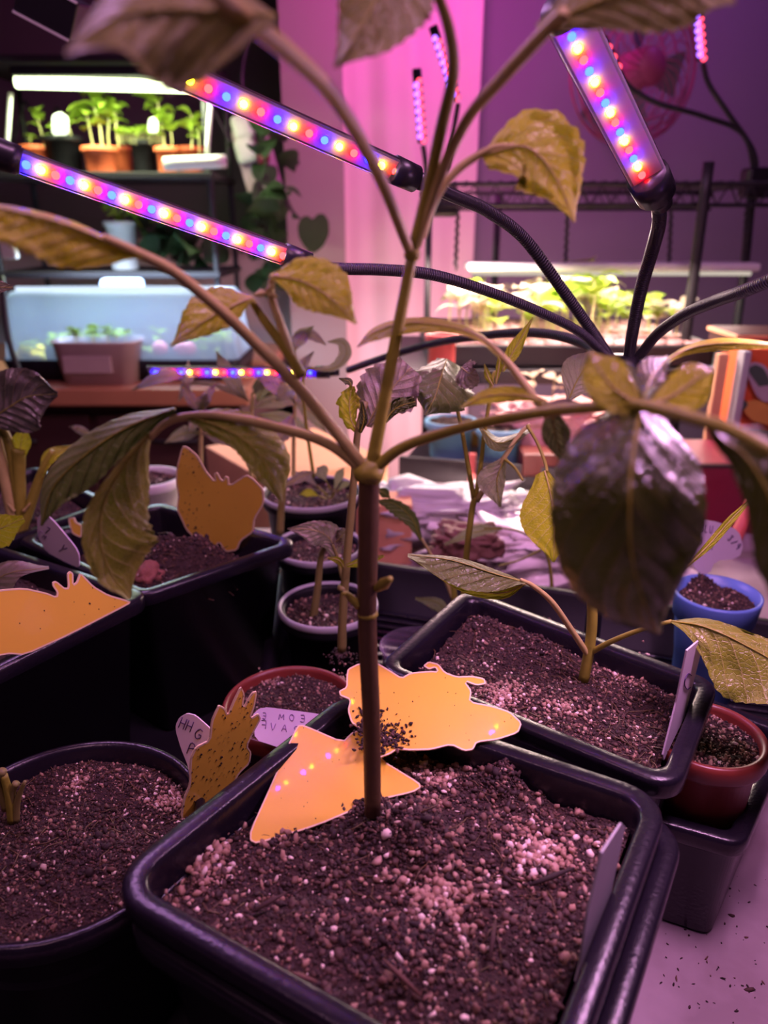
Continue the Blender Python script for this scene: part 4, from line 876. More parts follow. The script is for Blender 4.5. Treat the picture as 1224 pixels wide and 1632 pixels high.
# ================================================================ CLIP-ON GROW LAMP
LED = {}
def led_mesh(r, ms):
    for key, m_ in ms.items():
        bm = bmesh.new(); bmesh.ops.create_icosphere(bm, subdivisions=2, radius=r)
        me = bpy.data.meshes.new('led'); bm.to_mesh(me); bm.free(); me.materials.append(m_); me.shade_smooth(); LED[key] = me
def led(key, p, parent):
    o = bpy.data.objects.new('led', LED[key]); COL.objects.link(o); o.location = p; o.parent = parent
    o.matrix_parent_inverse = parent.matrix_basis.inverted(); return o
led_mesh(0.0019, {'R': E_R, 'B': E_B, 'Y': E_Y})
SM = {}
for k, m_ in (('r', E_R2), ('b', E_B2)):
    bm = bmesh.new(); bmesh.ops.create_icosphere(bm, subdivisions=1, radius=0.0055); me = bpy.data.meshes.new('led'); bm.to_mesh(me); bm.free(); me.materials.append(m_); LED[k] = me
def lamp_bar(t, p0, p1, nled, order, wid, off=0.0, face=None, power=0.5, e0=0.0, e1=1.0, seq0=0, inset=(0.02, 0.98)):
    """p0 cable end, p1 free end; LED face turned to the camera side and down"""
    ax = (p1-p0).normalized(); L = (p1-p0).length
    n = (face if face is not None else ((CO-(p0+p1)/2).normalized()+Vector((0, 0, -0.55)))); n = (n-ax*n.dot(ax)).normalized(); s = ax.cross(n)
    h = wid/2
    # black half-round housing
    V, F = [], []; prof = [(-h, 0.0004)]+[(h*math.cos(a), -h*0.95*math.sin(a)) for a in [math.pi*(1-k/8) for k in range(9)]]+[(h, 0.0004)]
    for q in (0, 1):
        for a, b in prof: V.append((p0 if q == 0 else p1)+s*a+n*b)
    m = len(prof)
    for k in range(m): F.append((k, (k+1) % m, (k+1) % m+m, k+m))
    F += [tuple(range(m)), tuple(range(m, 2*m))]
    bar = mesh('lamp_bar', V, F, M_BLACK, t, False)
    V, F = [], []; rot = Matrix((ax, s, n)).transposed()
    box_geo((p0+p1)/2+n*0.0006, (L*0.985, wid*0.80, 0.0008), V, F, rot); mesh('led_board', V, F, M_PCB, bar, False)
    V, F = [], []; m = 9
    for q in (0, 1):
        for k in range(m):
            a = math.pi*k/(m-1); V.append((p0 if q == 0 else p1)+s*h*0.97*math.cos(a)+n*(0.0005+h*0.9*math.sin(a)))
    for k in range(m-1): F.append((k, k+1, k+1+m, k+m))
    mesh('clear_cover', V, F, M_COVER, bar)
    for i in range(nled):
        f = inset[0]+(inset[1]-inset[0])*i/(nled-1); led(order[(i+seq0) % len(order)], p0.lerp(p1, f)+n*0.0014+s*off, bar)
    V, F = [], []; tube_geo([p0+ax*0.002, p0-ax*0.012], [h*1.15, h*1.1], V, F, 16); tube_geo([p0-ax*0.011, p0-ax*0.022], [h*0.8, h*0.62], V, F, 14); mesh('swivel_collar', V, F, M_BLACK, t)
    V, F = [], []; tube_geo([p1-ax*0.001, p1+ax*0.004], [h*1.05, h*1.0], V, F, 16); mesh('end_cap', V, F, M_BLACK, t)
    if power:
        l = bpy.data.lights.new('bar_light', 'AREA'); l.shape = 'RECTANGLE'; l.size = L*0.95; l.size_y = wid*0.9; l.energy = power; l.color = LIL
        o = bpy.data.objects.new('bar_light', l); COL.objects.link(o); mid = (p0+p1)/2+n*0.0080
        o.matrix_world = Matrix.Translation(mid) @ Matrix((ax, -s, -n)).transposed().to_4x4() @ Matrix.Rotation(0, 4, 'X')
        o.parent = t; o.matrix_parent_inverse = t.matrix_basis.inverted()
    return bar
def neck(t, pts, r=0.0036, name='gooseneck'):
    P = spline([D(*p) for p in pts], 8); V, F = [], []; tube_geo(P, r, V, F, 12); o = mesh(name, V, F, M_BLACK, t)
    # fine corrugation
    L = 0; vv, ff = [], []
    P2 = spline(P, 3)
    for i in range(0, len(P2)-1, 1):
        a, b = P2[i], P2[i+1]; c = (a+b)/2; d = (b-a).normalized()*0.0006; tube_geo([c-d, c+d], r*1.07, vv, ff, 10, True)
    m_ = mesh('corrugation', vv, ff, M_BLKM, o); return o
hub = D(990, 600, .50)
lampT = thing('grow_lamp', (hub.x, hub.y, 0.005), 'black multi-arm gooseneck grow lamp with red, blue and warm LED bars', 'lamp')
tube('post', [(hub.x, hub.y, 0.03), (hub.x, hub.y, hub.z-0.01)], 0.006, M_BLACK, lampT, 14)
lathe('base', (hub.x, hub.y, 0.0052), [(0.045, 0), (0.045, 0.004), (0.012, 0.01), (0.007, 0.03)], M_BLACK, lampT, 32)
lathe('hub', hub-Vector((0, 0, .02)), [(0.010, 0), (0.017, 0.004), (0.017, 0.026), (0.010, 0.034)], M_BLACK, lampT, 24)
neck(lampT, [(975, 575, .50), (945, 530, .50), (895, 460, .49), (835, 380, .475), (775, 335, .46), (722, 312, .445), (680, 292, .435)], 0.0034)
neck(lampT, [(972, 572, .50), (925, 530, .49), (860, 497, .47), (780, 465, .45), (690, 438, .43), (610, 430, .42), (540, 428, .415), (478, 420, .41)], 0.0029)
neck(lampT, [(1002, 572, .50), (1008, 530, .49), (1022, 460, .47), (1042, 390, .45), (1051, 350, .435), (1046, 315, .425)], 0.0036)
neck(lampT, [(1012, 578, .50), (1045, 535, .48), (1090, 502, .45), (1140, 480, .42), (1190, 462, .39), (1290, 420, .35)], 0.0032)
neck(lampT, [(965, 575, .50), (925, 545, .53), (850, 530, .58), (760, 536, .64), (680, 550, .70), (600, 574, .75), (555, 590, .78)], 0.0034)
# bar 1
lamp_bar(lampT, D(632, 272, .425), D(290, 120, .37), 14, 'RYB', 0.0125, off=0, power=0, inset=(0.01, 0.97))
# bar 2
lamp_bar(lampT, D(458, 408, .405), D(30, 256, .36), 21, 'RYB', 0.0105, power=0, inset=(0.02, 0.975))
p0 = D(30, 256, .36); p1 = D(-60, 224, .352); tube('bar_tail', [p0, p1], [0.0062, 0.0068], M_BLACK, lampT, 16)
# bar 3
lamp_bar(lampT, D(1034, 285, .415), D(902, 20, .35), 16, 'RYB', 0.0185, off=-0.002, power=0, face=(CO-D(970, 150, .38)).normalized(), inset=(0.06, 0.97))
# bar 4, far left
lamp_bar(lampT, D(508, 593, .80), D(240, 592, .80), 20, 'YBR', 0.012, power=0, inset=(0.0, 0.97))
# the bar beyond the frame on the right
lamp_bar(lampT, D(1310, 412, .35), D(1500, 330, .26), 12, 'RYB', 0.0125, power=0.6, face=Vector((-.4, 0, -1)))

# ================================================================ REAR LAMPS, FAN
def rear_lamp(label, base, heads, clipname='clip'):
    t = thing('grow_lamp', base, label, 'lamp')
    bevel_box(clipname, base, (0.05, 0.04, 0.05), M_BLACK, t, 0.006)
    for pts, a, b, n_ in heads:
        neck(t, pts, 0.0042)
        pa, pb = D(*a), D(*b); V, F = [], []; tube_geo([pa, pb], 0.008, V, F, 10); bar = mesh('lamp_bar', V, F, M_BLACK, t)
        fw = (CO-(pa+pb)/2).normalized()
        for i in range(n_):
            f = 0.04+0.8*i/(n_-1); led('rb'[i % 2], pa.lerp(pb, f)+fw*0.007+Vector((0.003*(-1)**i, 0, 0)), bar)
    return t
Yb = 1.45
rear_lamp('rear clip lamp at the curtain, its two thin red-violet bars seen end on', D(706, 322, Yb), [
    ([(706, 322, Yb), (716, 250, Yb), (726, 190, Yb), (730, 165, Yb)], (728, 160, Yb), (690, 42, Yb), 16),
    ([(690, 340, Yb), (683, 300, Yb), (677, 250, Yb), (674, 232, Yb)], (673, 228, Yb), (664, 110, Yb), 15)])
rear_lamp('rear clip lamp on the wire shelf, one short red bar above the fan', D(1206, 292, Yb), [
    ([(1206, 285, Yb), (1200, 240, Yb), (1160, 180, Yb), (1130, 135, Yb), (1120, 100, Yb)], (1119, 96, Yb), (1112, 10, Yb), 12),
    ([(1204, 285, Yb), (1185, 215, Yb), (1120, 185, Yb), (1050, 165, Yb), (1005, 140, Yb), (985, 110, Yb)], (984, 108, Yb), (960, 60, Yb), 6)])
# wall fan
fc = D(1012, 112, 1.75); ft = thing('fan', fc, 'pink wire-caged fan high behind the upright LED bar', 'fan')
fx = Matrix.Rotation(R(22), 3, 'Z') @ Matrix.Rotation(R(90), 3, 'X')
rf = 0.138
def ring(r, z, th, name='cage_ring'):
    V, F = [], []; P = [fc+fx @ Vector((r*math.cos(a), r*math.sin(a), z)) for a in [6.28319*k/40 for k in range(41)]]; tube_geo(P, th, V, F, 5, False); mesh(name, V, F, M_FAN, ft)
for r_, z_ in ((rf, 0.0), (rf*.97, .02), (rf*.90, .034), (rf*.80, .044), (rf*.68, .05), (rf*.97, -.03), (rf*.88, -.05)): ring(r_, z_, 0.0022)
for k in range(22):
    a0 = 6.283*k/22; V, F = [], []
    P = [fc+fx @ Vector((rf*q*math.cos(a0+(1-q)*.9), rf*q*math.sin(a0+(1-q)*.9), 0.055*(1-q**3))) for q in (1, .85, .65, .45, .22)]
    tube_geo(P, 0.0013, V, F, 4); mesh('cage_wire', V, F, M_FAN, ft)
for k in range(22):  # back cage
    a0 = 6.283*k/22; V, F = [], []
    P = [fc+fx @ Vector((rf*q*math.cos(a0-(1-q)*.9), rf*q*math.sin(a0-(1-q)*.9), -0.055*(1-q**3))) for q in (1, .85, .65, .45, .22)]
    tube_geo(P, 0.0013, V, F, 4); mesh('cage_wire', V, F, M_FAN, ft)
lathe('hub', fc, [(0, .058), (.03, .056), (.036, .046), (.036, -.02), (0, -.05)][::-1], M_FAN, ft, 24, fx)
for k in range(4):
    V, F = [], []; a0 = 6.283*k/4
    for i in range(7):
        q = .03+.085*i/6
        for j in (-1, 0, 1): V.append(fc+fx @ Vector((q*math.cos(a0)-j*(.012+.03*i/6)*math.sin(a0), q*math.sin(a0)+j*(.012+.03*i/6)*math.cos(a0), j*.012)))
    for i in range(6):
        for j in range(2): a = i*3+j; F.append((a, a+1, a+4, a+3))
    mesh('blade', V, F, M_WALL, ft)
tube('bracket', [fc+Vector((0, .03, 0)), fc+Vector((0.02, .5, -.02))], 0.012, M_BLACK, ft)

# ================================================================ RIGHT WIRE SHELF
def P_(x, y, Y): return D(x, y, Y)
sh = thing('wire_shelf_unit', (D(1150, 560, 1.35).x, 1.4, -0.775), 'black wire shelving unit standing against the grey wall', 'shelving')
ztop = D(960, 298, 1.45).z; zt1 = D(900, 572, 1.30).z
xl, xr = D(684, 330, 1.5).x, D(1205, 330, 1.5).x
def post(x0, x1, Y, z0, z1, r=.0085): 
    tube('post', [(x0, Y, z0), (x1, Y, z1)], r, M_BLKM, sh, 12)
pA = D(1130, 258, 1.28); pB = D(1090, 560, 1.28)
tube('post', [pA, pB, pB+(pB-pA)*2.0], 0.0085, M_BLKM, sh, 12)
pA = D(1200, 290, 1.52); pB = D(1168, 560, 1.52); tube('post', [pA, pB, Vector((pB.x, 1.52, -.77))], .0085, M_BLKM, sh, 12)
pA = D(795, 310, 1.75); tube('post', [pA, Vector((pA.x, 1.75, -.77))], .0075, M_BLKM, sh, 12)
pA = D(684, 325, 1.42); tube('post', [pA, Vector((pA.x, 1.42, -.77))], .006, M_BLKM, sh, 12)
zt = ztop
for Y in (1.34, 1.75):
    x0, x1 = (D(684, 300, 1.42).x-0.0, D(1215, 290, 1.42).x+.05)
    for dz in (0, -.032): tube('shelf_rail', [(x0, Y, zt+dz), (x1, Y, zt+dz)], .0034, M_BLKM, sh, 8)
    V, F = [], []; n_ = 36; P = [Vector((x0+(x1-x0)*i/n_, Y, zt-(.032 if i % 2 else 0))) for i in range(n_+1)]; tube_geo(P, .0024, V, F, 5); mesh('truss_wire', V, F, M_BLKM, sh)
for i in range(34):
    x = x0+(x1-x0)*i/33; tube('shelf_wire', [(x, 1.34, zt+.004), (x, 1.75, zt+.004)], .0016, M_BLKM, sh, 5, 1)
# chains the light bar hangs from
for px in (905, 1070, 730, 1190):
    a = D(px, 330, 1.40); b = D(px-4, 428, 1.40); V, F = [], []
    for i in range(15):
        c = a.lerp(b, (i+.5)/15); tube_geo([c+Vector((0, 0, .0075)), c+Vector((.003*(-1)**i, 0, 0)), c-Vector((0, 0, .0075))], .0017, V, F, 5)
    mesh('hanging_chain', V, F, M_BLKM, sh)
# light bar over the tray
a = D(752, 428, 1.40); b = D(1188, 436, 1.40); lt = thing('shelf_light', (a+b)/2, 'long white light bar hanging over the bright seedling tray', 'light')
V, F = [], []; ax = (b-a); bevel_box('light_housing', (a+b)/2+Vector((0, 0, .008)), (ax.length+.02, .07, .014), M_WHITE, lt, .004)
bevel_box('diffuser', (a+b)/2-Vector((0, 0, .003)), (ax.length, .05, .007), E_TUBEW, lt, .002)
o = area('tube_glow', (a+b)/2-Vector((0, 0, .01)), (a+b)/2-Vector((0, 0, 1)), ax.length, .05, 2.8, (1.0, .82, .72)); 
o.parent = lt; o.matrix_parent_inverse = lt.matrix_basis.inverted()
# seedling tray
za = D(800, 565, 1.25).z
tr2 = thing('seedling_tray', (D(930, 560, 1.4).x, 1.4, za), 'black flat tray on the wire shelf crowded with lit seedlings', 'tray')
xa, xb = D(690, 560, 1.25).x, D(1130, 560, 1.25).x
V, F = [], []
for (cx_, cy_, sx_, sy_) in (((xa+xb)/2, 1.24, xb-xa, .012), ((xa+xb)/2, 1.60, xb-xa, .012)): bevel_box('tray_wall', (cx_, cy_, za), (sx_, sy_, .035), M_SHELF, tr2, .003)
for cx_ in (xa, xb): bevel_box('tray_wall', (cx_, 1.42, za), (.012, .36, .035), M_SHELF, tr2, .003)
bevel_box('tray_floor', ((xa+xb)/2, 1.42, za-.014), (xb-xa, .36, .006), M_SHELF, tr2, 0)
bevel_box('shelf_board', ((xa+xb)/2+.03, 1.42, za-.032), (xb-xa+.16, .40, .024), M_SHELF, sh, .002)
V, F = [], []
M_CELLP = mat('paper_cell_pink', (0.50, 0.28, 0.26), 0.6, var=.1)
cell_v = None
for r_ in range(5):
    for c_ in range(15):
        x = xa+.028+(xb-xa-.05)*c_/14; y = 1.27+.068*r_
        if cell_v is None:
            o = lathe('cell_pot', (0, 0, 0), [(.010, 0), (.0135, .030), (.0125, .030), (.0115, .022), (0, .022)], M_CELLP, tr2, 10); cell_v = o.data
        else:
            o = bpy.data.objects.new('cell_pot', cell_v); COL.objects.link(o); o.parent = tr2
        o.matrix_parent_inverse = tr2.matrix_basis.inverted(); o.location = (x, y, za-.010)
# seedlings: one built, others copied
def seed_leaf_mesh(m_, cup=.15):
    V, F, UV = [], [], []
    for i in range(9):
        u = i/8; w_ = math.sin(math.pi*u**.8)*.42+.015
        for k in range(-2, 3): v = k/2; V.append((u, v*w_, .22*math.sin(u*2.4)-.1*u*u*2+cup*abs(v)**1.5*w_)); UV.append((u, v*.5+.5))
    for i in range(8):
        for k in range(4): a = i*5+k; F.append((a, a+1, a+6, a+5))
    me = bpy.data.meshes.new('leaf'); me.from_pydata(V, [], F); uvl = me.uv_layers.new(name='UVMap')
    for l in me.loops: uvl.data[l.index].uv = UV[l.vertex_index]
    me.materials.append(m_); me.shade_smooth(); return me
SLG, SLP = seed_leaf_mesh(M_SEED), seed_leaf_mesh(M_SEEDP)
M_SST = mat('seedling_stem', (0.55, 0.50, 0.22), .5)
V, F = [], []; tube_geo(spline([(0, 0, 0), (.02, .01, .35), (-.02, 0, .7), (0, 0, 1)], 3), [.022, .016], V, F, 6)
SST = bpy.data.meshes.new('stem'); SST.from_pydata([tuple(v) for v in V], [], F); SST.materials.append(M_SST)
def seedling(p, h, nl, leafm, label, group, ls=.5):
    t = thing('seedling', p, label, 'seedling', group)
    s = bpy.data.objects.new('stem', SST); COL.objects.link(s); s.parent = t; s.scale = (h, h, h)
    for i in range(nl):
        l = bpy.data.objects.new('leaf', leafm); COL.objects.link(l); l.parent = t
        z = h*(1-.5*(i//2)/max(1, nl/2)); l.location = (0, 0, z*.97); q = h*ls*random.uniform(.75, 1.2); l.scale = (q, q, q)
        l.rotation_euler = (random.uniform(-.3, .3), random.uniform(-.5, .15), i*2.6+random.uniform(-.6, .6)+random.random())
    t.rotation_euler = (random.uniform(-.12, .12), random.uniform(-.12, .12), random.random()*6); return t
for i in range(58):
    c_ = random.random(); x = xa+.02+(xb-xa-.04)*c_; y = random.uniform(1.27, 1.54)
    green = random.random() < .55
    h = random.uniform(.05, .085)+(.02 if .5 < c_ < .7 else 0)
    seedling((x, y, za+.012), h, random.choice((4, 5, 6)), SLG if green else SLP, ('bright yellow-green seedling among the crowd in the lit shelf tray', 'pale pinkish seedling among the crowd in the lit shelf tray')[0 if green else 1], ('green tray seedlings', 'pale tray seedlings')[0 if green else 1], .55)
o = round_pot((D(705, 545, 1.22).x, 1.225), .028, D(705, 532, 1.22).z, 'orange-red plastic pot at the tray end, over the curtain', M_CORAL, z0=za-.02)
# lower black shelf with blue pots and red-brown mixes
zb = D(745, 775, 1.05).z
rotz = Matrix.Rotation(R(-14), 3, 'Z')
bevel_box('shelf_board', (D(905, 790, 1.08).x, 1.19, zb), (.46, .28, .022), M_SHELF, sh, .002, rotz)
bevel_box('shelf_lip', Vector((D(905, 790, 1.08).x, 1.19, zb+.012))+rotz @ Vector((0, -.140, 0)), (.46, .006, .034), M_SHELF, sh, .002, rotz)
def lowpot(x, y, Y, r, m_, label, h=.06): c = D(x, y, Y); t = round_pot((c.x, c.y), r, zb+.011+h, label, m_, z0=zb+.0115); soil(t, None, zb+.007+h, N=24, amp=.002, n_gr=120, size=(.0012, .003), rnd=(c.x, c.y, r-.007)); return t
lowpot(716, 745, 1.17, .042, M_CYAN, 'light blue pot at the left end of the lower shelf')
lowpot(793, 760, 1.13, .040, M_CYAN, 'light blue pot beside the red marker on the lower shelf')
bevel_box('marker', D(752, 748, 1.08), (.010, .006, .05), M_CORAL, thing('plastic_marker', D(752, 770, 1.08), 'red plastic marker between the two light blue pots', 'marker'), .001)
bevel_box('marker', D(757, 695, 1.20), (.04, .03, .03), M_PYEL, thing('plastic_marker', D(757, 705, 1.20), 'small orange-yellow block above the light blue pots', 'marker'), .006)
bagm = mat('pink_bag', (0.80, 0.42, 0.38), .35, var=.35, scale=28, bump=.8, bscale=40)
def crumple(name, c, s, m_, label, cat, amp=.25, fr=3.0, sub=5):
    bm = bmesh.new(); bmesh.ops.create_icosphere(bm, subdivisions=sub, radius=1); sd = random.random()*90
    for v in bm.verts:
        d = v.co.copy(); e = Vector((math.copysign(abs(d.x)**.6, d.x), math.copysign(abs(d.y)**.6, d.y), math.copysign(abs(d.z)**.7, d.z)))
        f = 1+amp*(abs(noise.noise(d*fr+Vector((sd, 0, 0))))*1.6-.3)+amp*.5*noise.noise(d*fr*3+Vector((0, sd, 0)))
        v.co = Vector((e.x*s[0], e.y*s[1], e.z*s[2]))*f
    me = bpy.data.meshes.new(name); bm.to_mesh(me); bm.free(); o = link(name, me, m_); o.location = c; return tag(o, label, cat)
crumple('soil_bag', Vector((D(870, 730, 1.15).x, 1.18, zb+.055)), (.085, .06, .045), bagm, 'crinkled pink-lit bag of mix on the lower shelf', 'bag')
for i in range(3):
    p = D(845+i*28, 705-6*i, 1.16); seedling((p.x, p.y, zb+.09), .05, 3, SLP, 'pale sprig poking out of the pink-lit bag', 'sprigs in the bag')
bevel_box('box_body', Vector((D(850, 770, 1.02).x+.02, 1.08, zb+.030)), (.06, .05, .035), M_RED, thing('small_box', D(840, 770, 1.02), 'dark red box on the lower shelf edge behind the olive leaf', 'box'), .003)
o = area('lower_shelf_glow', (D(830, 640, 1.25).x, 1.28, zb+.34), (D(800, 760, 1.1).x, 1.15, zb), .5, .05, 6.0, (1.0, .72, .66)); o.parent = sh; o.matrix_parent_inverse = sh.matrix_basis.inverted()
o = area('curtain_glow', (D(760, 700, 1.62).x, 1.62, D(700, 720, 1.62).z), (D(640, 620, 2.12).x, 2.12, D(640, 640, 2.12).z), .30, .10, 3.2, (1.0, .55, .56)); o.parent = sh; o.matrix_parent_inverse = sh.matrix_basis.inverted()
tb = thing('tube_lamp', D(836, 790, .92), 'short bright white tube lamp under the lower shelf', 'lamp'); V, F = [], []
tube_geo([D(825, 788, .93), D(862, 802, .93)], .008, V, F, 12); mesh('glowing_tube', V, F, emit('tube_bright', (1, .93, .85), 6), tb); tube('socket', [D(862, 802, .93), D(1080, 872, .93)], .006, M_WHITE, tb)
o = area('under_glow', D(845, 800, .92), D(800, 950, .9), .25, .02, 7, (1.0, .72, .66)); o.parent = tb; o.matrix_parent_inverse = tb.matrix_basis.inverted()
# bags and paper behind the tray
zc = 0.0
bagd = mat('grey_bag', (0.48, 0.45, 0.46), .4, var=.25, scale=20, bump=.5, bscale=30)
bagl = mat('clear_bag', (0.88, 0.80, 0.78), .3, var=.1, scale=26, bump=.4, bscale=45)
crumple('plastic_bag', Vector((D(690, 850, .86).x, .86, .040)), (.11, .05, .030), bagd, 'crumpled mauve-grey plastic bag lying behind the long tray', 'bag', .45, 3.5)
crumple('plastic_bag', Vector((D(880, 880, .80).x, .80, .034)), (.13, .07, .026), bagl, 'glossy clear plastic bag shining pink behind the long tray', 'bag', .5, 3.5)
c_ = D(745, 880, .72); crumple('paper_wrap', Vector((c_.x, .74, c_.z)), (.034, .02, .02), mat('brown_paper', (0.20, .09, .07), .7, var=.2), 'crumpled brown paper bundle between the two plastic bags', 'paper', .3)
pv = [D(700, 848, .76), D(770, 838, .76), D(792, 858, .745), D(760, 885, .735), D(690, 890, .74)]
# boxes at the right edge
t = thing('printed_box', D(1195, 690, .95), 'orange box printed with a potted plant, right of the white post', 'box')
rb = Matrix.Rotation(R(-8), 3, 'Z'); ob = D(1216, 625, 1.02)+Vector((0.0, 0, 0))
bevel_box('box_body', ob+Vector((.05, .05, 0)), (.15, .10, .115), M_ORANGE, t, .002, rb)
plx = Plane(ob+rb @ Vector((-.04, -.0012, -.08))+Vector((.0, 0, 0)), ob+rb @ Vector((.1, -.0012, -.08)), ob+rb @ Vector((-.04, -.0012, .08)))
def patch(name, pts, m_, lift): return flat_plate(name, [plx.at(x, y)+plx.n*lift for x, y in round2(pts, 2)], plx.n, .0004, [m_], t)
patch('print_halo', [(1188, 584), (1200, 576), (1216, 580), (1235, 600), (1235, 640), (1208, 636), (1195, 610)], M_PGREY, .0016)
patch('print_leaves', [(1190, 588), (1203, 580), (1216, 586), (1226, 604), (1230, 618), (1212, 620), (1202, 606)], M_PGREEN, .0022)
patch('print_pot', [(1204, 616), (1240, 612), (1240, 640), (1212, 640)], M_PGREY, .0026)
patch('print_fruit', [(1186, 640), (1205, 636), (1235, 650), (1238, 680), (1200, 672), (1184, 655)], M_PYEL, .0018)
patch('print_stalk', [(1178, 640), (1186, 636), (1192, 644), (1184, 654), (1178, 650)], M_PGREEN, .0024)
bevel_box('white_edge', ob+Vector((-.034, .0, 0)), (.010, .03, .115), M_TAGG, t, .002, rb)
t = thing('wooden_post', D(1148, 690, 1.0), 'pinkish slim wooden post left of the printed orange box', 'post'); bevel_box('post_body', D(1141, 632, 1.04)-Vector((0, 0, .26)), (.014, .014, .64), M_CARD, t, .002)
t = thing('carton', D(1205, 545, 1.1), 'beige carton lying on top of the printed orange box', 'box'); bevel_box('carton_body', D(1222, 542, 1.12), (.13, .10, .030), M_CABI, t, .002)
bevel_box('carton_lid', D(1222, 530, 1.12)+Vector((0, 0, .0)), (.134, .104, .006), M_CARD, t, .001)
t = thing('storage_bin', D(1180, 830, .88), 'crimson plastic bin low on the right, behind the blue pot', 'bin'); bevel_box('bin_body', D(1180, 770, .90)+Vector((0, .06, -.03)), (.13, .12, .11), M_CRIM, t, .006)
bevel_box('bin_rim', D(1180, 738, .90)+Vector((0, .06, -.005)), (.132, .122, .006), M_CABI, t, .003)
t = thing('plastic_rod', D(1168, 866, .80), 'short coral plastic rod slanting behind the dated plant label', 'rod'); tube('rod_body', [D(1198, 800, .86), D(1180, 840, .84), D(1162, 880, .83)], .008, M_CORAL, t)
t = thing('black_crate', D(1150, 850, .95), 'black crate of dark bottles under the crimson bin', 'crate'); bevel_box('crate_body', D(1160, 880, .92)+Vector((0, .08, -.05)), (.20, .10, .12), M_SHELF, t, .004)

# ================================================================ LEFT: RACK, COUNTER, DOME
YL = 1.92
cz = D(100, 618, 1.50).z
ct_ = thing('counter', (D(150, 640, 1.6).x-.2, 1.8, -0.775), 'reddish wood counter along the left wall', 'counter')
xr_ = D(395, 600, 1.5).x
bevel_box('worktop', ((xr_-1.9)/2, 1.80, cz-.018), (xr_+1.9, .62, .036), M_COUNT, ct_, .004)
bevel_box('cabinet_body', ((xr_-1.9)/2-.01, 1.83, (cz-.036-.775)/2), (xr_+1.86, .54, cz-.036+.775), M_CABI, ct_, .003)
for i in range(5):
    bevel_box('drawer_front', (xr_-.17-.34*i, 1.552, cz-.036-.13), (.325, .018, .20), M_CABI, ct_, .004)
    tube('drawer_handle', [(xr_-.22-.34*i, 1.535, cz-.12), (xr_-.17-.34*i, 1.528, cz-.12), (xr_-.12-.34*i, 1.535, cz-.12)], .004, M_BLKM, ct_)
# white-ish backing panel behind the dome
struct(bevel_box('trim_3', (D(110, 480, 2.2).x, 2.2, D(200, 505, 2.2).z), (1.35, .02, .42), M_WALLB, None, 0))
rk = thing('plant_rack', (D(170, 420, YL).x, YL, cz), 'black metal plant rack on the counter, two shelves of potted plants', 'rack')
z1 = D(170, 278, YL).z; z2 = D(170, 428, YL).z; z3 = D(170, 120, YL).z
xl_, xr2 = D(12, 300, YL).x, D(350, 300, YL).x
for Y in (YL-.10, YL+.14):
    for x in (xl_, xr2): tube('post', [(x, Y, cz), (x, Y, z3+.03)], .007, M_BLKM, rk, 10)
for z in (z1, z2, z3+.02): bevel_box('rack_shelf', ((xl_+xr2)/2, YL+.02, z-.008), (xr2-xl_+.02, .28, .014), M_SHELF, rk, .002)
for sgn in (-1, 1):
    for xx, yy in ((40, 160), (90, 170), (335, 165)):
        a = D(xx, yy, YL+.1); tube('brace', [a, a+Vector((.05*sgn, 0, -.10))], .003, M_BLKM, rk, 6)
tl = thing('tube_light', D(170, 131, YL-.08), 'long green-white fluorescent tube glowing at the top of the plant rack', 'light')
a, b = D(26, 131, YL-.15), D(325, 139, YL-.15)
V, F = [], []; tube_geo([a, b], .0115, V, F, 16); mesh('glowing_tube', V, F, E_TUBE, tl); bevel_box('fixture', (a+b)/2+Vector((0, 0, .022)), ((b-a).length, .05, .018), M_POTM, tl, .004)
o = area('tube_glow', (a+b)/2-Vector((0, 0, .018)), (a+b)/2-Vector((0, -.1, 1)), (b-a).length, .04, 3.4, (.86, 1.0, .6)); o.parent = tl; o.matrix_parent_inverse = tl.matrix_basis.inverted()
for xx, lab in ((14, 'upright white rod at the left end of the plant rack'), (334, 'upright white rod at the right end of the plant rack')):
    t = thing('white_rod', D(xx, 240, YL-.12), lab, 'rod'); tube('rod_body', [D(xx+3, 148, YL-.12), D(xx-4, 245, YL-.12)], .0052, M_WPOT, t)
t = thing('spare_tube', D(310, 262, YL-.14), 'short white tube fixture lying on the rack beside the right-hand pots', 'light fitting'); tube('tube_body', [D(262, 261, YL-.14), D(360, 257, YL-.14)], .0135, M_WPOT, t, 16)
def rackpot(x, w, ytop, ybot, Y, m_, label):
    c = D(x, ybot, Y); r = w/2*(Y/1200)*1.02; h = D(x, ytop, Y).z-z1
    return round_pot((c.x, Y), r, z1+max(.04, h), label, m_, z0=z1+.0002)
rackpot(60, 44, 232, 268, YL-.03, M_TERRA, 'small terracotta pot at the left end of the rack shelf')
rackpot(106, 56, 218, 270, YL-.03, M_POTM, 'black pot between two terracotta pots on the rack shelf, labelled plant above')
rackpot(163, 52, 234, 272, YL-.06, M_TERRA, 'terracotta pot with the tallest bright seedling on the rack')
rackpot(197, 34, 233, 272, YL+.05, M_TERRA, 'terracotta pot half hidden behind the tallest seedling pot')
rackpot(232, 40, 224, 272, YL-.03, M_POTM, 'black pot under the mat of bright small leaves on the rack')
rackpot(268, 34, 234, 272, YL-.06, M_TERRA, 'terracotta pot left of the spare white tube')
rackpot(303, 44, 234, 258, YL+.03, M_TERRA, 'wide terracotta pot behind the spare white tube')
for i, (x, y, hh, nl) in enumerate([(70, 222, .07, 5), (50, 235, .04, 4), (115, 215, .05, 6), (150, 225, .07, 6), (163, 222, .12, 9), (175, 228, .08, 6), (190, 222, .085, 6), (262, 222, .09, 7), (275, 228, .06, 6), (305, 226, .07, 7), (318, 232, .05, 5), (90, 228, .05, 5)]):
    p = D(x, y+12, YL-.05); seedling(p, hh, nl, SLG, 'bright green seedling under the tube light on the plant rack', 'rack seedlings', .52)
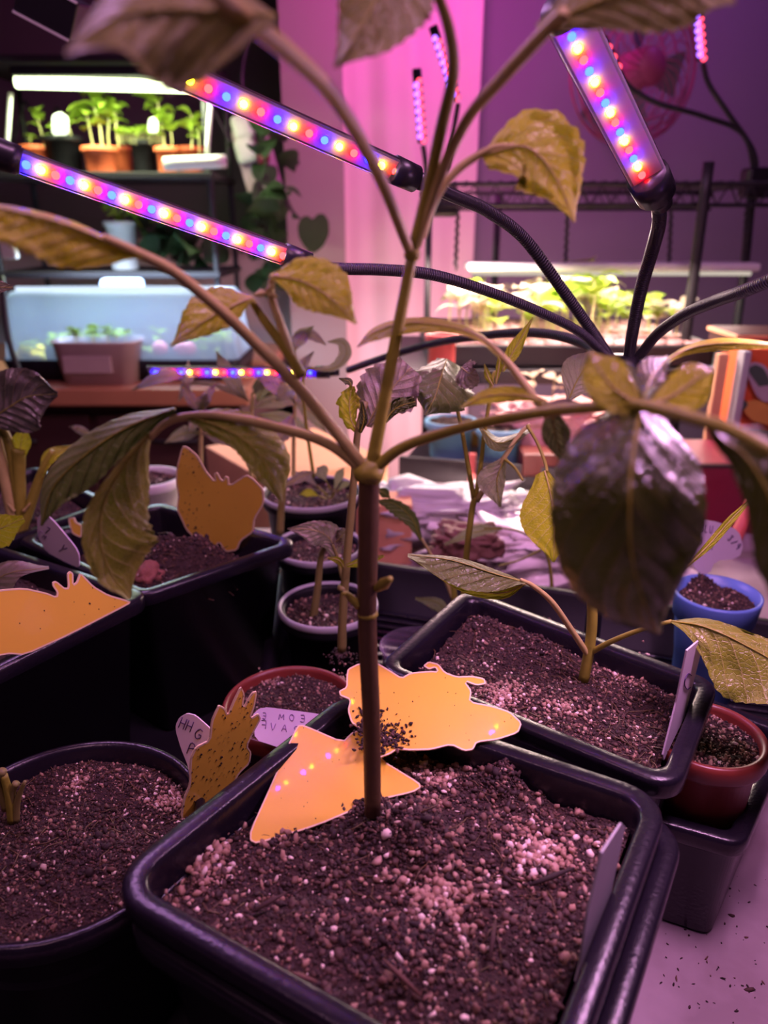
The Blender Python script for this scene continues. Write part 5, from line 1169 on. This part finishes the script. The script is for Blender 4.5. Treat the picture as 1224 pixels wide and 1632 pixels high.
for i in range(34):
    x = 185+i*2.1; p = D(x, 226+random.uniform(-3, 4), YL-.04+random.uniform(-.03, .03)); seedling(p, .026, 4, SLG, 'tiny seedling in the dense green mat on the plant rack', 'mat of tiny rack seedlings', .55)
for x0_, y0_, w_, h_, lab in ((96, 198, 26, 34, 'large white label among the leaves of the rack, left part'), (244, 200, 15, 22, 'narrow white label above the right black rack pot')):
    pl_ = Plane(D(x0_, y0_+h_, YL-.1), D(x0_+20, y0_+h_, YL-.1), D(x0_, y0_-h_, YL-.1)); plant_tag([(x0_-w_/2, y0_+h_/2), (x0_-w_/2, y0_-h_*.4), (x0_, y0_-h_/2-3), (x0_+w_/2, y0_-h_*.3), (x0_+w_/2, y0_+h_/2)], pl_, lab, M_TAGG)
# second shelf: white pot with trailing plant
c_ = D(196, 392, YL-.03); wpt = round_pot((c_.x, YL-.03), .040, D(196, 352, YL-.03).z, 'white pot with a small climbing plant on the lower rack shelf', M_WPOT, z0=z2+.0002)
p = D(190, 352, YL-.03); pl2 = plant('sparse climbing plant in the white pot behind the long LED bar', p, 'climbing_plant')
for dx, dy in ((-12, -45), (-4, -30), (18, -36), (40, 20)): tube('vine', [p, p+Vector((dx*.0008, -.01, abs(dy)*.0008)), p+Vector((dx*.0016, -.02, -dy*.0014))], .003, M_SEED, pl2)
for i in range(14):
    l = bpy.data.objects.new('leaf', SLG); COL.objects.link(l); l.parent = pl2; q = random.uniform(.03, .05); l.scale = (q, q, q); l.location = (random.uniform(-.03, .07), random.uniform(-.05, .02), random.uniform(-.01, .08)); l.rotation_euler = (random.random(), random.random(), random.random()*6)
t = thing('white_holder', D(20, 340, YL-.1), 'white bracket at the left edge beside the rack', 'holder'); bevel_box('holder_body', D(14, 392, 1.6), (.03, .02, .05), M_WPOT, t, .004)
# dark trailing plants on the lower shelf
dk = leaf_mat('dark_green_leaf', (0.03, 0.075, 0.02), (.06, .1, .04), .2); SLD = seed_leaf_mesh(dk)
for j, (x0_, y0_, x1_, y1_, n_, lab) in enumerate([(235, 360, 330, 430, 26, 'dark leafy houseplant on the lower rack shelf'), (370, 200, 460, 300, 12, 'dark trailing vine by the power strip'), (390, 300, 460, 470, 30, 'dark foliage plant between rack and beige post')]):
    t = thing('houseplant', D((x0_+x1_)/2, y1_, YL), lab, 'plant')
    for i in range(n_):
        p = D(random.uniform(x0_, x1_), random.uniform(y0_, y1_), YL+random.uniform(-.05, .1)); l = bpy.data.objects.new('leaf', SLD); COL.objects.link(l); l.parent = t; l.matrix_parent_inverse = t.matrix_basis.inverted()
        q = random.uniform(.05, .09); l.scale = (q, q, q); l.location = p; l.rotation_euler = (random.uniform(-1, 1), random.uniform(-1, 1), random.random()*6)
    tube('stem', [D((x0_+x1_)/2, y1_, YL+.02), D((x0_+x1_)/2+8, (y0_+y1_)/2, YL+.02), D((x0_+x1_)/2-5, y0_, YL+.02)], .003, dk, t)
# power strip
t = thing('power_strip', D(410, 290, 1.98), 'pinkish power strip with plugs hanging right of the rack', 'power strip')
rs = Matrix.Rotation(R(-14), 3, 'Y')
bevel_box('strip_body', D(410, 255, 1.98), (.085, .035, .145), mat('strip_mauve', (.45, .30, .36), .5), t, .008, rs)
for x, y in ((387, 203), (392, 240)): bevel_box('plug', D(x, y, 1.955), (.05, .03, .055), M_WPOT, t, .012, rs)
lathe('switch', D(420, 252, 1.955), [(.014, -.01), (.014, .006), (0, .008)], M_CRIM, t, 16, Matrix.Rotation(R(90), 3, 'X'))
tube('cord', [D(395, 180, 1.99), D(385, 120, 2.0), D(400, 40, 2.0)], .005, M_BLKM, t)
# heart-shaped leaf in front of the beige post
p = D(500, 372, 1.9); t = thing('heart_leaf_plant', p, 'single heart-shaped green leaf before the beige post', 'plant')
plh = Plane(p, p+Vector((.1, .02, 0)), p+Vector((0, .03, .1))); hp = [(500, 404), (486, 394), (476, 378), (474, 360), (480, 347), (490, 343), (498, 350), (506, 341), (516, 340), (524, 352), (525, 372), (516, 392)]
flat_plate('leaf', [plh.at(x, y) for x, y in round2(hp, 2)], plh.n, .003, [M_HEART], t); tube('stem', [D(500, 352, 1.91), D(488, 420, 1.93), D(470, 480, 1.95)], .003, M_HEART, t)
# dome propagator
Yd = 1.66
dm = thing('propagator', (D(170, 580, Yd).x, Yd, cz), 'clear domed propagator glowing blue-white on the counter', 'propagator')
x0_, x1_ = D(34, 560, Yd).x, D(395, 560, Yd).x; zt_ = D(170, 462, Yd).z
def dq(a, b, ya, yb, z): return [Vector((p.x, p.y, z)) for p in rquad([(a, ya), (b, ya), (b, yb), (a, yb)], 0, .02, 5)]
loft('dome', [dq(x0_+.004, x1_-.004, Yd-.10, Yd+.12, cz+.045), dq(x0_+.006, x1_-.008, Yd-.098, Yd+.118, cz+.05), dq(x0_+.018, x1_-.025, Yd-.085, Yd+.105, zt_-.012), dq(x0_+.026, x1_-.033, Yd-.077, Yd+.097, zt_)], M_DOME, dm, False, True)
xh = D(195, 455, Yd).x; bevel_box('dome_handle', (xh, Yd, zt_+.012), (.085, .04, .022), M_DOME, dm, .008)
loft('tray', [dq(x0_+.01, x1_-.01, Yd-.09, Yd+.11, cz+.0004), dq(x0_, x1_, Yd-.103, Yd+.123, cz+.045), dq(x0_+.006, x1_-.006, Yd-.097, Yd+.117, cz+.045), dq(x0_+.014, x1_-.014, Yd-.087, Yd+.105, cz+.01)], M_POTM, dm)
dl = thing('tube_light', Vector(((x0_+x1_)/2, Yd-.02, z2-.03)), 'added glowing strip standing in for the bright top edge of the dome', 'light')
V, F = [], []; tube_geo([Vector((x0_+.04, Yd-.06, zt_+.006)), Vector((x1_-.05, Yd-.06, zt_+.006))], .0055, V, F, 12); mesh('glowing_tube', V, F, E_DOMETOP, dl)  # emissive strip added where the dome top edge looks bright, not a real tube
o = area('tube_glow', ((x0_+x1_)/2, Yd+.02, zt_+.075), ((x0_+x1_)/2, Yd+.01, 0), .40, .10, 5.0, (.60, .76, 1.0)); o.parent = dl; o.matrix_parent_inverse = dl.matrix_basis.inverted()  # added cool light from above, brightening the dome
for i in range(40):
    x = random.uniform(x0_+.04, x1_-.04); seedling((x, Yd+random.uniform(-.06, .08), cz+.03), random.uniform(.025, .06), 4, SLG, 'misted green seedling inside the propagator dome', 'seedlings under the dome', .5)
for i in range(7):
    x = D(45+i*6, 550, Yd).x; o = blob('yellow_flower', (x, Yd-.06+.01*(i % 3), cz+.045+.012*(i % 2)), .011, M_YEL, None, 2, .4); tag(o, 'yellow flower head inside the dome at its left end', 'flower', 'yellow flowers in the dome')
for i, px in enumerate((255, 290, 300)): o = blob('radish', D(px, 556, Yd-.06), .017, M_PK, None, 2, .1); tag(o, 'pink-red round bulb inside the dome at its right end', 'bulb', 'pink bulbs in the dome')
# dusty pink pot before the dome
c_ = D(158, 600, 1.54); h_ = D(158, 543, 1.54).z
tp = thing('planter', (c_.x, 1.56, cz), 'dusty pink oval planter on the counter, before the dome', 'plant pot'); hx = D(228, 560, 1.54).x-D(158, 560, 1.54).x
def oq(s, z): return [Vector((p.x, p.y, z)) for p in rquad([(c_.x-hx*s, 1.56-.045*s), (c_.x+hx*s, 1.56-.045*s), (c_.x+hx*s, 1.56+.045*s), (c_.x-hx*s, 1.56+.045*s)], 0, .03*s, 6)]
loft('planter_body', [oq(.80, cz+.0004), oq(.97, h_-.006), oq(1.0, h_-.004), oq(1.0, h_), oq(.95, h_), oq(.9, h_-.02), oq(.75, cz+.01)], M_PINKPOT, tp)
bevel_box('raised_label', (c_.x-.01, 1.513, (cz+h_)/2), (hx*1.1, .006, .035), M_PINKPOT, tp, .002)
for i in range(12): seedling((c_.x+random.uniform(-.07, .07), 1.56, h_-.012), random.uniform(.02, .035), 4, SLG, 'small sprout in the dusty pink planter', 'sprouts in the pink planter', .5)
# cardboard box and boards at mid left
t = thing('cardboard_box', D(480, 760, 1.0), 'tan cardboard box between the counter and the pink curtain', 'box')
rbx = Matrix.Rotation(R(35), 3, 'Z'); bevel_box('box_body', D(470, 740, 1.12)-Vector((0, 0, .09)), (.20, .22, .22), M_CARD, t, .002, rbx)
t = thing('cardboard_box', D(600, 850, .82), 'small tan carton just behind the long tray rim', 'box'); bevel_box('box_body', D(612, 850, .83), (.065, .05, .09), M_CARD, t, .002)
# black box in the upper left corner and cable
t = thing('box_fixture', D(95, 20, .9), 'black boxy fixture in the top left corner with highlights modelled along its edges', 'fixture'); rsb = Matrix.Rotation(R(26), 3, 'Y') @ Matrix.Rotation(R(10), 3, 'X')
c_ = D(86, 14, .9); bevel_box('fixture_body', c_, (.06, .04, .035), M_BLACK, t, .002, rsb)
bevel_box('edge_highlight', c_+rsb @ Vector((0, -.0205, -.0175)), (.058, .002, .002), M_WPOT, t, 0, rsb); bevel_box('edge_highlight', c_+rsb @ Vector((0, -.0205, .0175)), (.058, .002, .002), M_WPOT, t, 0, rsb)  # pale slivers stand in for highlights along the box edges
tube('arm', [c_, c_+Vector((-.1, .3, .2)), c_+Vector((-.2, 1.0, .6))], .006, M_BLACK, t)
t = thing('black_rod', D(15, 590, 1.4), 'slanting black rod beside the counter at the left edge', 'rod'); tube('rod_body', [D(2, 440, 1.45), D(14, 540, 1.42), D(32, 596, 1.42)], .006, M_BLKM, t)
tube('foot', [D(12, 596, 1.42), D(48, 597, 1.42)], .006, M_BLKM, t)
